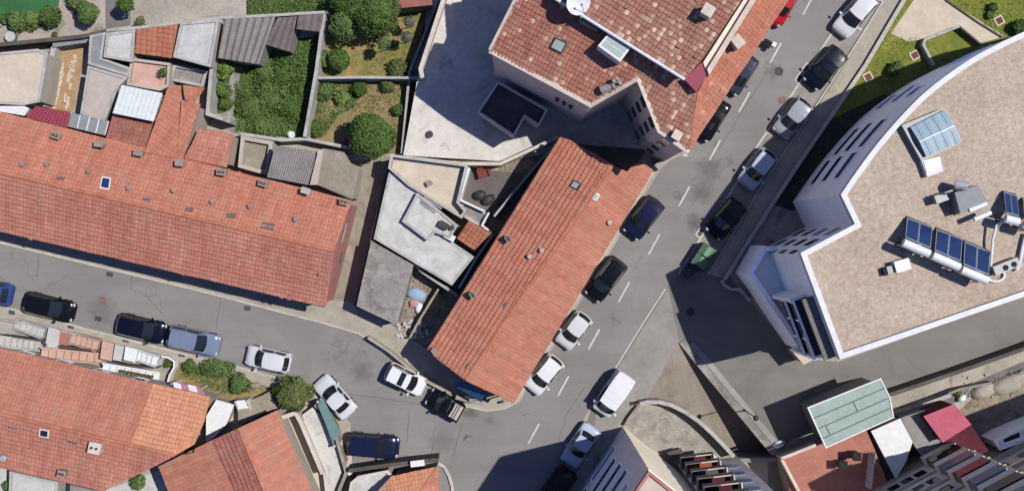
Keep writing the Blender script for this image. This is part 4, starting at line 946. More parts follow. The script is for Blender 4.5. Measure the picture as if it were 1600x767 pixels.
# blue awning over the corner doorway and forecourt wall
a = W(745, 608); t2 = thing('awning', 'dark blue awning under the gable end of the long tiled house', 'awning', (a.x, a.y, 0))
pl = plane((716, 598, 2.9), (752, 619, 2.9), (745, 628, 2.5)); q = [hit(*p, pl) for p in ((722, 592), (760, 614), (752, 628), (714, 605))]
g = G(); g.face(q); g.face([p - Vector((0, 0, .04)) for p in q[::-1]])
for i in range(4): j = (i + 1) % 4; g.face([q[i], q[j], q[j] - Vector((0, 0, .04)), q[i] - Vector((0, 0, .04))])
g.build('canvas', M['blue'], t2); g = G(); g.tube([q[3], (q[3].x, q[3].y, 0)], .03); g.tube([q[2], (q[2].x, q[2].y, 0)], .03); g.build('post', M['darkmetal'], t2)
gw('curved pale garden wall at the corner below the blue awning', [(712, 620), (735, 626), (762, 628), (785, 621)], .8, .3, 'pave')
gw('pale low wall behind the white off-roader and black pickup', [(575, 527), (607, 548), (660, 592), (704, 615)], .9, .22, 'pave')
for i, (x, y) in enumerate(((716, 632), (787, 626))):
    p = W(x, y); g = G().cyl((p.x, p.y, 0), .09, .8, 10); g.ball((p.x, p.y, .85), .12, 10, 6); tag(g.build('bollard', M['pave']), ['pale bollard behind the tail of the black pickup', 'pale bollard at the street corner of the long tiled house'][i], 'bollard', 'corner bollards')
# ------------------------------------------------------------------ central yard
flat('stained pale flat roof along the dark boundary wall', [(608, 268), (650, 292), (700, 345), (704, 376), (741, 401), (706, 446), (584, 373)], 2.6, 'rustroof', parapet=.03)
flat('raised white tiled terrace in the middle of the central yard', [(652, 301), (672, 316), (716, 352), (704, 372), (680, 364), (668, 376), (628, 346)], 3.1, 'rustroof', parapet=.1, z0=2.4, name='roof_terrace', cat='terrace')
flat('cream triangular terrace with high white parapet', [(612, 242), (732, 258), (718, 316), (730, 330), (722, 342), (640, 292), (608, 264)], 2.3, 'cream', parapet=.75, name='roof_terrace', cat='terrace')
flat('mottled grey concrete shed roof at the corner of the central yard', [(580, 376), (646, 414), (620, 508), (557, 478)], 2.8, 'greyroof', 'greywall')
t = thing('tiled_outbuilding', 'small bright orange tiled roof wedged against the long tiled house', 'shed', (W(742, 370).x, W(742, 370).y, 0))
pl = plane((714, 372, 2.5), (741, 390, 2.5), (733, 345, 3.0)); roof(t, 'roof', [(714, 372), (741, 391), (768, 364), (732, 345)], pl, 'tileO', tw=.30, bar=.05, lip=.01)
walls(t, inset([hit(*p, pl) for p in ((714, 372), (741, 390), (766, 364), (732, 346))], .1), -.2, 2.35, 'wall')
flat('grey weathered porch roof right of the cream triangular terrace', [(722, 315), (762, 333), (752, 356), (716, 334)], 1.7, 'greyroof', parapet=.15)
gw('white yard wall right of the cream triangular terrace', [(733, 262), (718, 312), (757, 330)], 2.3, .16, 'white')
gw('white wall stub by the orange tiled roof', [(764, 332), (753, 352), (768, 363)], 2.2, .14, 'white')
gw('grey wall between pale L-shaped roof and junk yard', [(646, 412), (660, 425), (715, 462)], 1.8, .2, 'yardwall')
gw('blue grey wall along the eaves of the long tiled house', [(770, 366), (744, 403), (717, 450)], 2.6, .16, 'yardwall')
gw('yard wall between junk yard and the long tiled house', [(686, 450), (655, 500), (640, 528)], 1.0, .16, 'oldroof')
gw('pale pink wall at the foot of the white courtyard', [(634, 246), (720, 256), (782, 256), (872, 214)], 1.9, .24, 'cap')
gw('left wall of the white courtyard', [(708, -60), (694, -4), (657, 108), (660, 122)], 3.3, .3, 'cap')
gw('pale wall along the cream lane', [(712, -70), (640, 112), (628, 240)], 1.0, .2, 'yardwall')
gw('dark drain wall at the end of the long tiled house', [(872, 220), (835, 262), (772, 338)], 2.2, .16, 'yardwall')
def bits(label, name, mats, pts, cat=None, smin=.12, smax=.4, zmax=.4):
    g = G()
    for x, y in pts:
        p = W(x, y); s = rr(smin, smax); g.box((p.x, p.y, 0), (s, s * rr(.4, 1), rr(.1, zmax)), rr(0, 3))
    return struct(g, name, M[mats], 'stuff', label)
bits('pale stones and rubble in the junk yard corner', 'rubble', 'whiteroof', [(rr(622, 668), rr(500, 528)) for _ in range(46)])
bits('brown scrap strewn about the junk yard', 'debris', 'rubble', [(rr(636, 690), rr(430, 505)) for _ in range(40)], zmax=.2)
def lump(label, name, cat, px, py, r, h, mat, rot=0, z0=0.0):
    p = W(px, py); g = G(); n = 12
    for i in range(3):
        for k in range(n):
            w = 2 * PI * k / n; f = (1, .92, .5)[i] * rr(.85, 1.1); x, y = math.cos(w) * r[0] * f, math.sin(w) * r[1] * f
            g.v.append((p.x + x * math.cos(rot) - y * math.sin(rot), p.y + x * math.sin(rot) + y * math.cos(rot), z0 + (0, h * .7, h)[i] * (rr(.85, 1.1) if i else 1)))
    for i in range(2):
        for k in range(n): g.f.append((i * n + k, i * n + (k + 1) % n, (i + 1) * n + (k + 1) % n, (i + 1) * n + k))
    g.f.append(tuple(range(2 * n, 3 * n))); return tag(g.build(name, M[mat], smooth=True), label, cat)
lump('pale blue tarpaulin bundle in the junk yard', 'tarpaulin', 'tarp', 651, 460, (.85, .55), .4, 'blues', -.3)
lump('pink cloth heap below the blue tarpaulin', 'cloth_heap', 'cloth', 648, 473, (.45, .4), .3, 'pinkcloth')
lump('white sack below the blue tarpaulin', 'sack', 'sack', 655, 481, (.34, .45), .35, 'white')
lump('dark heap in the brown patio near the tall house', 'covered_heap', 'heap', 750, 305, (.5, .42), .6, 'darkmetal')
lump('dark covered heap by the long tiled house in the brown patio', 'covered_heap', 'heap', 763, 313, (.6, .42), .6, 'darkmetal', .6)
lump('white rock at the wall foot of the green garden', 'rock', 'rock', 455, 211, (.34, .3), .35, 'white')
lump('white lump beside the lower end of the ramp wall', 'rock', 'rock', 1216, 693, (.55, .3), .4, 'white', .4)
p = W(756, 270); t = thing('armchair', 'rust brown armchair in the brown patio', 'armchair', (p.x, p.y, .03), None, .3)
G().box((0, 0, .15), (.7, .7, .28)).build('seat', M['rust'], t, True); G().box((0, .36, .15), (.8, .16, .75)).build('backrest', M['rust'], t, True)
for s in (-1, 1): G().box((s * .42, 0, .15), (.16, .75, .45)).build('armrest', M['rust'], t, True)
for sx in (-1, 1):
    for sy in (-1, 1): G().box((sx * .33, sy * .3, 0), (.06, .06, .16)).build('leg', M['darkmetal'], t, True)
# ------------------------------------------------------------------ tall tiled house with courtyard notch
c = W(990, 60); t = thing('tall_house', 'tall tiled house with wedge-shaped light well, dormer and lichen spotted roof', 'house', (c.x, c.y, 0))
ZE = 12.5
plS = plane((765, 80, ZE), (923, 165, ZE), (1070, 125, 14.0)); plE = plane((1075, 238, ZE), (1227, 7, ZE), (1095, 105, 13.9))
roof(t, 'roof', [(765, 80), (923, 165), (997, 123), (985, 68), (842, -21), (815, -20)], plS, 'tileC', tc=.34, tw=.26, bar=.03)
roof(t, 'roof', [(985, 68), (997, 123), (1030, 205), (1075, 238), (1089, 146), (1068, 123)], plS, 'tileC2', tc=.34, tw=.26, bar=.03)
roof(t, 'roof', [(1075, 238), (1227, 7), (1298, -101), (1238, -110), (1103, 118), (1089, 146)], plE, 'tileG', tc=.34, tw=.26, lift=.03)
wl = [W(767, 82, ZE), W(923, 164, ZE), W(997, 125, ZE), W(1029, 204, ZE), W(1073, 235, ZE), W(1290, -95, ZE), W(850, -95, ZE), W(808, 0, ZE)]
walls(t, inset(wl, .06), -.2, ZE - .1, 'tallwall')
for tt in (1.2, 1.75, 2.3): facewin(t, wl[1], wl[0], tt, .28, 6.0, 7.6, 'glassdark', None, -1, proud=.03)
for k in range(4):
    for tt in (1.4, 2.9): facewin(t, wl[2], wl[3], tt, .75, 1.3 + k * 3, 2.4 + k * 3, 'glassdark', None, 1)
    facewin(t, wl[3], wl[4], .9, .6, 1.3 + k * 3, 2.3 + k * 3, 'glassdark', None, 1)
    for q in range(8): facewin(t, wl[4], wl[5], 1.6 + q * 2.4, 1.0, (.1 if k == 0 and q % 3 == 0 else 1.1) + k * 3, 2.5 + k * 3, 'glassdark', 'white', 1)
# eave capping
def cap(pts, pl, w=.28, name='eave_capping', mat='cap', h0=-.1, h1=.12):
    g = G(); q = [hit(x, y, pl) for x, y in pts]; L, Rr = strip(q, w)
    for i in range(len(q) - 1):
        f = [L[i], L[i + 1], Rr[i + 1], Rr[i]]; zs = [q[i].z, q[i + 1].z, q[i + 1].z, q[i].z]
        lo = [Vector((p.x, p.y, z + h0)) for p, z in zip(f, zs)]; hi = [Vector((p.x, p.y, z + h1)) for p, z in zip(f, zs)]
        g.face(hi[::-1]); g.face(lo)
        for k in range(4): j = (k + 1) % 4; g.face([lo[k], lo[j], hi[j], hi[k]])
    return g.build(name, M[mat], t)
cap([(765, 80), (923, 165), (997, 123), (1030, 205), (1076, 238)], plS, .3)
cap([(806, -2), (765, 79)], plS, .2)
# raised roof block
ZB = 15.4; ur = plane((872, -2, ZB), (1070, 121, ZB), (1100, 60, 15.95)); pts = [(866, -6), (1071, 122), (1098, 92), (1232, -110), (862, -110)]
roof(t, 'roof', pts, ur, 'tileC2', tc=.34, tw=.26, bar=.03); w = [W(x, y, ZB) for x, y in pts]
lab(t.children[-1], 'raised roof with many pale worn tiles')
walls(t, inset(w, .15), 12.3, ZB - .12, 'cap', 'upper_wall')
g = G(); a, b = hit(866, -6, ur), hit(1071, 122, ur); g.tube([a + Vector((-.05, -.1, -.02)), b + Vector((-.05, -.1, -.02))], .12, 8); g.build('gutter', M['white'], t)
# pink end wall and light terrace strip beside the raised block
g = G(); g.prism([W(1069, 124, 14.6), W(1096, 98, 14.6), W(1104, 119, 14.6), W(1088, 144, 14.6)], 13.2, 14.6); o = g.build('end_wall', M['crimson'], t); lab(o, 'crimson painted end wall')
g = G(); g.prism([W(1099, 98, 14.2), W(1232, -108, 14.2), W(1244, -108, 14.2), W(1105, 116, 14.2)], 13.0, 14.2); g.build('terrace_strip', M['tanwall'], t)
g = G(); g.prism([W(1105, 108, 14.5), W(1240, -108, 14.5), W(1249, -108, 14.5), W(1108, 118, 14.5)], 13.0, 14.5); g.build('parapet', M['cap'], t)
# dormer with three panes
dz = 15.1; dp = [W(934, 72, dz), W(960, 42, dz), W(991, 68, dz), W(969, 97, dz)]
o = G().prism(dp, 12.6, dz).build('dormer', M['white'], t); ins = inset(dp, .14)
g = G(); c4 = [Vector((p.x, p.y, dz + .015)) for p in ins]
for k in range(3):
    a0, a1 = (k + .06) / 3, (k + .94) / 3
    l = lambda p, q, f: p + (q - p) * f
    g.face([l(c4[0], c4[1], a0), l(c4[0], c4[1], a1), l(c4[3], c4[2], a1), l(c4[3], c4[2], a0)][::-1])
g.build('glazing', M['glasspale'], o)
onplane(t, [(868, 58), (887, 67), (878, 84), (859, 74)], plS, 'glasspale', 'skylight', .06, .2, 'darkmetal')
chimney(t, 1102, 22, ur, (.62, .62, 1.1), -.55, 'cap', False); chimney(t, 1148, 70, plE, (.7, .55, 1.1), -.9, 'cap', False); chimney(t, 1056, 213, plS, (.5, .5, .6), -.55, 'cap', False)
p = hit(962, 132, plS); g = G().box((p.x, p.y, p.z - .2), (.7, .5, .8), .5); o = g.build('chimney', M['brick'], t); g = G()
for dx, dy in ((-.2, .1), (.2, -.05), (0, .25)): g.cyl((p.x + dx, p.y + dy, p.z + .6), .13, .4, 9, .11)
g.build('chimney_pot', M['metal'], o)
g = G(); p, q = hit(945, 140, plS), hit(958, 134, plS); g.tube([p + Vector((-.3, -.1, .3)), q + Vector((0, 0, .3))], .3, 12); g.build('water_tank', M['greywall'], t)
# big satellite dish on a chimney stack
p = hit(906, 34, plS); o = thing('satellite_dish', 'large white satellite dish beside the chimney stack on the tall house', 'satellite dish', (p.x, p.y, p.z))
G().cyl((0, 0, 0), .06, 1.5, 8).build('mast', M['metal'], o, True)
g = G(); ax = Vector((.25, -.35, .75)).normalized(); u = ax.cross(Vector((0, 0, 1))).normalized(); v = u.cross(ax); cc = Vector((-.25, .9, 1.75)); n = 20
for i in range(5):
    r = .82 * i / 4
    for k in range(n): w = 2 * PI * k / n; q = cc + (u * math.cos(w) + v * math.sin(w)) * r + ax * (r * r * .28); g.v.append(tuple(q))
for i in range(4):
    for k in range(n): g.f.append((i * n + k, i * n + (k + 1) % n, (i + 1) * n + (k + 1) % n, (i + 1) * n + k))
m = len(g.v); g.v += [tuple(Vector(x) - ax * .05) for x in g.v[:5 * n]]; g.f += [tuple(m + x for x in f[::-1]) for f in g.f]
g.build('reflector', M['white'], o, True, True)
g = G(); g.tube([cc + v * -.8 + ax * .2, cc + ax * .75], .025, 6); g.ball(cc + ax * .78, .09, 8, 6); g.build('feed_arm', M['metal'], o, True)
p = hit(922, 37, plS); g = G().box((p.x, p.y, p.z - .3), (1.3, .6, 1.0), -.5); o = g.build('chimney', M['brick'], t); lab(o, 'broad rendered chimney stack'); g = G()
for dx in (-.35, 0, .35): g.cyl((p.x + dx, p.y - dx * .5, p.z + .7), .14, .35, 10, .11)
g.build('chimney_pot', M['pot'], o)
# ground floor annexe in the shade of the tall house
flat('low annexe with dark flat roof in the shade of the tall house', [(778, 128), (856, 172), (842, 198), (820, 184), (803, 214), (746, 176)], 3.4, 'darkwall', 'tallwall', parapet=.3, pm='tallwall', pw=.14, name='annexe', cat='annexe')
gw('pale wall closing the light well towards the street', [(1026, 262), (1045, 246), (1068, 236)], 1.4, .5, 'pave')
o = lump('small white plastic box by the light well', 'storage_box', 'box', 926, 243, (.35, .25), .5, 'white')
p = W(671, 210, 1.3); tag(G().cyl((p.x, p.y, 1.2), .28, .12, 14).build('drain_cover', M['darkmetal']), 'round dark drain cover in the white courtyard', 'drain cover')
# clutter that makes the yards lived in
def crate(label, px, py, z, s, mat, rot=0.3, name='storage_box', cat='box', lid='darkmetal'):
    p = W(px, py, z); t = thing(name, label, cat, (p.x, p.y, z), None, rot); G().box((0, 0, 0), s).build('box_body', M[mat], t, True); G().box((0, 0, s[2]), (s[0] + .06, s[1] + .06, .05)).build('lid', M[lid], t, True)
def slats(label, px, py, z, n, L, mat, rot, name='plank_pile', cat='planks'):
    p = W(px, py, z); g = G()
    for k in range(n): w = k * .22 - n * .11; g.box((p.x - math.sin(rot) * w + rr(-.1, .1), p.y + math.cos(rot) * w, z + .0), (L * rr(.75, 1), .16, .06 + .05 * (k % 3)), rot + rr(-.06, .06))
    tag(g.build(name, M[mat]), label, cat)
crate('white chest between the raised terrace and the orange tiled roof', 703, 370, 2.62, (.8, .4, .4), 'white', -.5, lid='white')
crate('grey cabinet on the raised white terrace', 694, 352, 3.02, (.7, .45, .5), 'greywall', -.5)
crate('small brown box on the raised white terrace', 706, 356, 3.02, (.3, .3, .3), 'rust', .4)
crate('rust stained crate on the cream triangular terrace', 671, 287, 2.32, (.4, .35, .3), 'rust', .5, lid='brick')
slats('grey planks stacked along the edge of the raised white terrace', 672, 321, 3.02, 4, 1.6, 'greywall', -.6)
slats('weathered planks leaning on the grey yard wall of the junk yard', 672, 438, .02, 4, 1.5, 'oldroof', -.55)
crate('dark water butt in the shade beside the brown patio', 787, 320, .03, (.6, .6, .9), 'darkmetal', 1.0, 'water_butt', 'water butt')
# joints in the roof gravel sheet edges, stack of old tiles, garden hose
# ------------------------------------------------------------------ white building with the curved facade
ZR = 13.0
cv = [(1760, -10), (1680, 18), (1600, 50), (1540, 79), (1500, 103), (1450, 140), (1410, 179), (1370, 225), (1340, 265), (1313, 304)]
def crom(p, n=6):
    out = []
    for i in range(len(p) - 1):
        a, b, c, d = p[max(i - 1, 0)], p[i], p[i + 1], p[min(i + 2, len(p) - 1)]
        for k in range(n):
            s = k / n; out.append(tuple(.5 * (2 * b[j] + (c[j] - a[j]) * s + (2 * a[j] - 5 * b[j] + 4 * c[j] - d[j]) * s * s + (3 * b[j] - a[j] - 3 * c[j] + d[j]) * s ** 3) for j in (0, 1)))
    return out + [p[-1]]
cp = crom(cv); cw = [W(x, y, ZR) for x, y in cp]
rest = [(1335, 350), (1250, 395), (1312, 561), (1600, 463), (1780, 400)]
full = cw + [W(x, y, ZR) for x, y in rest]
c = W(1480, 300); t = thing('curved_building', 'white flat-roofed building with curved facade and gravel roof', 'building', (c.x, c.y, 0))
G().prism(inset(full, .02), -.2, ZR - .5).build('wall', M['bluewhite'], t)
G().prism(inset(full, .3), ZR - .5, ZR - .25).build('roof', M['gravel'], t)
par(full, .36, ZR - .5, ZR + .12, 'white', t)
arc = [0]
for i in range(1, len(cw)): arc.append(arc[-1] + (cw[i] - cw[i - 1]).length)
def near(p): return min(range(len(cw) * 8), key=lambda i: (at_(i / 8) - Vector((p.x, p.y))).length)
def at_(i):
    k = min(int(i), len(cw) - 2); f = i - k; q = cw[k] + (cw[k + 1] - cw[k]) * f; return Vector((q.x, q.y))
def band(p0, p1, z0, z1):
    zc = (z0 + z1) / 2; a, b = sorted((near(W(*p0, zc)) / 8, near(W(*p1, zc)) / 8)); n = max(3, int((b - a) * 2)); ps = [at_(a + (b - a) * k / n) for k in range(n + 1)]
    g = G(); L, Rr = strip(ps, .10)
    for i in range(n): g.prism([L[i], L[i + 1], Rr[i + 1], Rr[i]], z0, z1)
    o = g.build('window', M['glassdark'], t); g = G(); L, Rr = strip(ps, .16)
    for zz in (z0 - .06, z1):
        for i in range(n): g.prism([L[i], L[i + 1], Rr[i + 1], Rr[i]], zz, zz + .06)
    for k in (0, n): q = ps[k]; g.box((q.x, q.y, z0 - .05), (.1, .1, z1 - z0 + .1))
    g.build('frame', M['bluewhite'], o)
for p0, p1, z0 in (((1263, 284), (1290, 246), 2.2), ((1283, 281), (1311, 241), 5.2), ((1303, 276), (1332, 235), 8.4), ((1297, 237), (1335, 196), 2.6), ((1317, 233), (1357, 188), 5.4), ((1338, 226), (1378, 182), 8.6),
                   ((1386, 150), (1426, 126), 5.4), ((1413, 142), (1434, 128), 8.6), ((1362, 160), (1392, 138), 2.6), ((1470, 96), (1520, 72), 5.4), ((1490, 90), (1540, 68), 8.6)): band(p0, p1, z0, z0 + 1.25)
Q = lambda x, y: W(x, y, ZR)
for k in range(4):
    for tt, ww in ((1.0, 1.0), (2.6, .9), (4.0, .5)): facewin(t, Q(1335, 350), Q(1250, 395), tt, ww, 1.2 + k * 3, 2.4 + k * 3, 'glassdark', None, 1, proud=.02)
# lower terrace block in front with its white parapet
ZT = 4.8; tb = [(1168, 427), (1192, 383), (1262, 392), (1318, 560), (1256, 548)]
wb = [W(x, y, ZT) for x, y in tb]; G().prism(inset(wb, .01), -.2, ZT - 1.0).build('terrace_block', M['bluewhite'], t)
g = G(); L, Rr = strip([W(1252, 547, ZT), W(1169, 427, ZT), W(1193, 384, ZT), W(1250, 391, ZT)], .36, -.18)
for i in range(3): g.prism([L[i], L[i + 1], Rr[i + 1], Rr[i]], -.1, ZT)
g.build('terrace_parapet', M['bluewhite'], t)
# balconies stacked over the terrace on the south-west face
a, b = Q(1250, 395), Q(1312, 560); d = (b - a).normalized(); 
n2 = Vector((d.y, -d.x, 0)); n2 = n2 if n2.x < 0 else -n2; rot = math.atan2(d.y, d.x)
L = (b - a).length; s0, s1 = L * .43, L * .97; mid = a + d * ((s0 + s1) / 2)
for k in range(4):
    zz = 4.6 + k * 2.6
    q = mid + n2 * .02
    if k < 3: G().box((q.x, q.y, zz + .2), (s1 - s0, .08, 2.1), rot).build('loggia_glass', M['glassdark'], t)
    if k == 0: continue
    if k == 3: q = mid + n2 * .4; G().box((q.x, q.y, zz - .5), (s1 - s0 + .3, .8, .3), rot).build('slab', M['greyband'], t); continue
    q = mid + n2 * .55; o = G().box((q.x, q.y, zz - .1), (s1 - s0 + .3, 1.1, .2), rot).build('balcony', M['greyband'], t)
    g = G(); q = mid + n2 * 1.08; g.box((q.x, q.y, zz + .1), (s1 - s0 + .3, .05, .8), rot); g.build('balustrade', M['glassdark'], o)
    g = G(); g.box((q.x, q.y, zz + .9), (s1 - s0 + .3, .16, .09), rot)
    for j in range(4): w = mid + d * ((j / 3 - .5) * (s1 - s0)) + n2 * 1.08; g.box((w.x, w.y, zz - .1), (.1, .16, 1.0), rot)
    for j in (-.5, .5): w = mid + d * (j * (s1 - s0 + .25)) + n2 * .55; g.box((w.x, w.y, zz + .9), (.08, 1.1, .07), rot)
    g.build('handrail', M['bluewhite'], o)
q = a + d * (s0 - .12) + n2 * .55; G().box((q.x, q.y, 3.7), (.22, 1.2, 6.6), rot).build('wing_wall', M['bluewhite'], t)
q = a + d * (L - .1) + n2 * .5; G().box((q.x, q.y, 3.7), (.2, 1.1, 6.6), rot).build('wing_wall', M['bluewhite'], t)
o = G().prism([W(1236, 546, 2.4), W(1254, 539, 2.4), W(1290, 551, 2.4), W(1256, 570, 2.4)], 2.2, 2.4).build('porch_roof', M['cream'], t)
G().prism(inset([W(1236, 546, 2.4), W(1254, 539, 2.4), W(1290, 551, 2.4), W(1256, 570, 2.4)], .1), 0, 2.2).build('porch', M['wall'], t)
gw('curved low kerb wall round the foot of the white building', [(1128, 437), (1132, 446), (1143, 452), (1156, 452), (1172, 470)], .5, .22, 'yardwall')
gw('low wall between the garden lawn and the pavement', [(1500, -140), (1412, 2), (1353, 102), (1296, 186), (1256, 244), (1208, 317), (1160, 392), (1132, 437)], .45, .3, 'kerb')
# roof plant
p = Q(1460, 212); s = thing('roof_lantern', 'glazed roof lantern with ribbed pale blue panes on the gravel roof', 'skylight', (p.x, p.y, ZR - .25))
zl = ZR + .55; lp = [W(1423, 199, zl), W(1476, 172, zl), W(1502, 222, zl), W(1448, 245, zl)]
G().prism([W(1409, 196, ZR + .3), W(1474, 169, ZR + .4), W(1502, 223, ZR + .4), W(1440, 252, ZR + .3)], ZR - .25, ZR + .3).build('curb', M['metal'], s)
c0 = sum(lp, Vector()) / 4; g = G(); n = 8
for i in range(n):
    for (s0_, s1_) in ((0, .5), (.5, 1)):
        l = lambda u, v: (lp[0] + (lp[1] - lp[0]) * u) * (1 - v) + (lp[3] + (lp[2] - lp[3]) * u) * v + Vector((0, 0, .03 * (i % 2) + .18 * (1 - (2 * v - 1) ** 2)))
        g.face([l(i / n, s0_), l((i + 1) / n, s0_), l((i + 1) / n, s1_), l(i / n, s1_)][::-1])
g.face([Vector((p_.x, p_.y, zl - .2)) for p_ in lp])
for i in range(4): j = (i + 1) % 4; g.face([lp[i], lp[j], Vector((lp[j].x, lp[j].y, zl - .3)), Vector((lp[i].x, lp[i].y, zl - .3))])
g.build('glazing', M['glassblue'], s)
g = G()
for i in range(5): a_, b_ = lp[0] + (lp[1] - lp[0]) * i / 4, lp[3] + (lp[2] - lp[3]) * i / 4; m_ = (a_ + b_) / 2 + Vector((0, 0, .2)); g.tube([a_ + Vector((0, 0, .03)), m_, b_ + Vector((0, 0, .02))], .022, 6)
g.tube([(lp[0] + lp[3]) / 2 + Vector((0, 0, .2)), (lp[1] + lp[2]) / 2 + Vector((0, 0, .2))], .03, 6); g.build('glazing_bar', M['alu'], s)
s = thing('access_hatch', 'small pale blue hatch at the foot of the roof lantern', 'hatch', (W(1455, 261, ZR).x, W(1455, 261, ZR).y, ZR - .25))
G().prism([W(1438, 252, ZR), W(1467, 245, ZR), W(1472, 268, ZR), W(1447, 277, ZR)], ZR - .25, ZR + .25).build('curb', M['white'], s)
G().prism([W(1443, 252, ZR + .3), W(1466, 246, ZR + .3), W(1470, 263, ZR + .3), W(1448, 270, ZR + .3)], ZR + .25, ZR + .3).build('pane', M['glassblue'], s)
def solar(units, label, group='solar water heaters on the gravel roof'):
    for i, (tl, tr, br, bl) in enumerate(units):
        zt, zb = ZR + 1.05, ZR + .05
        A_, B_, C_, D_ = W(*tl, zb), W(*tr, zb), W(*br, zt), W(*bl, zt)
        cc = (A_ + B_ + C_ + D_) / 4; s = thing('solar_water_heater', label[i], 'solar heater', (cc.x, cc.y, ZR - .25), group)
        nrm = (B_ - A_).cross(D_ - A_).normalized(); nrm = nrm if nrm.z > 0 else -nrm
        for k in range(2):
            f0, f1 = (k + .02) / 2, (k + .98) / 2; l = lambda p, q, f: p + (q - p) * f
            pp = [l(A_, B_, f0), l(A_, B_, f1), l(D_, C_, f1), l(D_, C_, f0)]
            g = G(); hi = [p + nrm * .04 for p in pp]; lo = [p - nrm * .05 for p in pp]; g.face(hi); g.face(lo[::-1])
            for m in range(4): j = (m + 1) % 4; g.face([lo[m], lo[j], hi[j], hi[m]])
            o = g.build('solar_panel', M['alu'], s); q4 = sum(pp, Vector()) / 4; g = G(); g.face([p + (q4 - p) * .07 + nrm * .046 for p in pp]); g.build('pane', M['solar'], o)
        dd = (C_ - D_).normalized(); nn = Vector((dd.y, -dd.x, 0)); nn = nn if nn.y < 0 else -nn
        tk = (D_ + nn * .38 + Vector((0, 0, .12)), C_ + nn * .38 + Vector((0, 0, .12)))
        g = G(); g.tube([tk[0] - dd * .02, tk[0] + dd * .08, tk[1] - dd * .08, tk[1] + dd * .02], .29, 16); g.build('tank', M['tank'], s, smooth=False)
        g = G()
        for p in (A_, B_): g.tube([p, (p.x, p.y, ZR - .25)], .03, 6)
        for p in (D_, C_): g.tube([p, (p.x, p.y, ZR - .25)], .03, 6); g.tube([p + nn * .38, Vector((p.x, p.y, ZR - .25)) + nn * .5], .03, 6)
        g.tube([D_, Vector((A_.x, A_.y, ZR - .2))], .025, 6); g.tube([C_, Vector((B_.x, B_.y, ZR - .2))], .025, 6); g.tube([A_, B_], .03, 6); g.tube([D_, C_], .03, 6); g.build('stand', M['darkmetal'], s)
        for p in (l(A_, B_, .5), l(D_, C_, .5) + nn * .4): G().box((p.x, p.y, ZR - .25), ((B_ - A_).length, .3, .12), math.atan2(dd.y, dd.x)).build('ballast_block', M['darkwall'], s)
solar([((1417, 341), (1457, 356), (1454, 388), (1414, 371)), ((1463, 359), (1504, 374), (1501, 409), (1460, 391)), ((1507, 378), (1547, 394), (1545, 430), (1505, 413)), ((1568, 300), (1589, 307), (1592, 338), (1572, 333)), ((1598, 311), (1618, 318), (1620, 348), (1600, 342))],
      ['solar water heater at the left end of the row of three', 'solar water heater in the middle of the row of three', 'solar water heater at the right end of the row of three, by the coiled pipe', 'solar water heater near the picture edge with the white pipe running from it', 'solar water heater cut off by the right picture edge'])
p = W(1518, 316, ZR); s = thing('air_handler', 'grey sloping air handling unit with duct and white tubes on the gravel roof', 'air handler', (p.x, p.y, ZR - .25))
zt = ZR + 1.1; hp_ = [W(1491, 301, zt), W(1527, 289, zt), W(1548, 318, zt), W(1503, 334, zt)]
g = G(); lo = [Vector((p_.x, p_.y, ZR - .2)) for p_ in hp_]; hi = [p_ + Vector((0, 0, (.1, .1, -.25, -.25)[i])) for i, p_ in enumerate(hp_)]
g.face(hi[::-1]); g.face(lo)
for i in range(4): j = (i + 1) % 4; g.face([lo[i], lo[j], hi[j], hi[i]])
g.build('casing', M['metal'], s)
g = G(); p = W(1503, 289, zt); g.tube([(p.x - .3, p.y + .05, ZR + .7), (p.x + .45, p.y - .1, ZR + .9)], .34, 14); g.build('fan_cowl', M['alu'], s, smooth=False)
g = G(); a_, b_ = W(1464, 312, ZR + .5), W(1488, 303, ZR + .6); g.box(((a_.x + b_.x) / 2, (a_.y + b_.y) / 2, ZR - .1), (1.3, .55, .7), .35); g.build('duct', M['metal'], s)
for q0, q1 in (((1514, 329), (1541, 318)), ((1522, 343), (1548, 332))): g = G(); g.tube([W(*q0, ZR + .85), W(*q1, ZR + .85)], .17, 10); g.build('white_tube', M['tank'], s)
g = G(); p = W(1484, 300, ZR); g.tube([(p.x, p.y, ZR - .2), (p.x, p.y, ZR + 2.2)], .035, 6); g.tube([(p.x - .35, p.y, ZR + 2.0), (p.x + .35, p.y, ZR + 2.05)], .025, 5); g.tube([(p.x - .25, p.y + .05, ZR + 1.6), (p.x + .25, p.y, ZR + 1.6)], .025, 5)
tag(g.build('antenna', M['darkmetal']), 'thin antenna mast beside the grey air handling unit', 'antenna')
p = W(1401, 416, ZR); s = thing('condenser_unit', 'white boxed unit with dark intake, alone on the gravel roof', 'condenser', (p.x, p.y, ZR - .25), None, .28)
G().box((.25, 0, 0), (1.0, .75, .75)).build('casing', M['tank'], s, True); G().box((-.5, -.08, 0), (.5, .5, .5)).build('intake_duct', M['metal'], s, True); G().box((-.86, -.12, 0), (.25, .52, .42)).build('grille', M['black'], s, True)
p = W(1568, 416, ZR); s = thing('condenser_unit', 'grey twin-fan condenser by the coiled white pipe', 'condenser', (p.x, p.y, ZR - .25), None, .38)
G().box((0, 0, 0), (1.75, .62, .75)).build('casing', M['metal'], s, True)
for x in (-.1, .5): G().cyl((x, -.05, .75), .19, .03, 16).build('fan', M['black'], s, True)
g = G(); g.tube([W(*q, ZR + z_) for q, z_ in (((1570, 343), .7), (1560, 352) and ((1557, 352), .5), ((1551, 375), .35), ((1549, 402), .2), ((1548, 420), .1))], .09, 8)
tag(g.build('roof_pipe', M['tank']), 'curved white pipe running down from the solar heater by the edge', 'pipe')
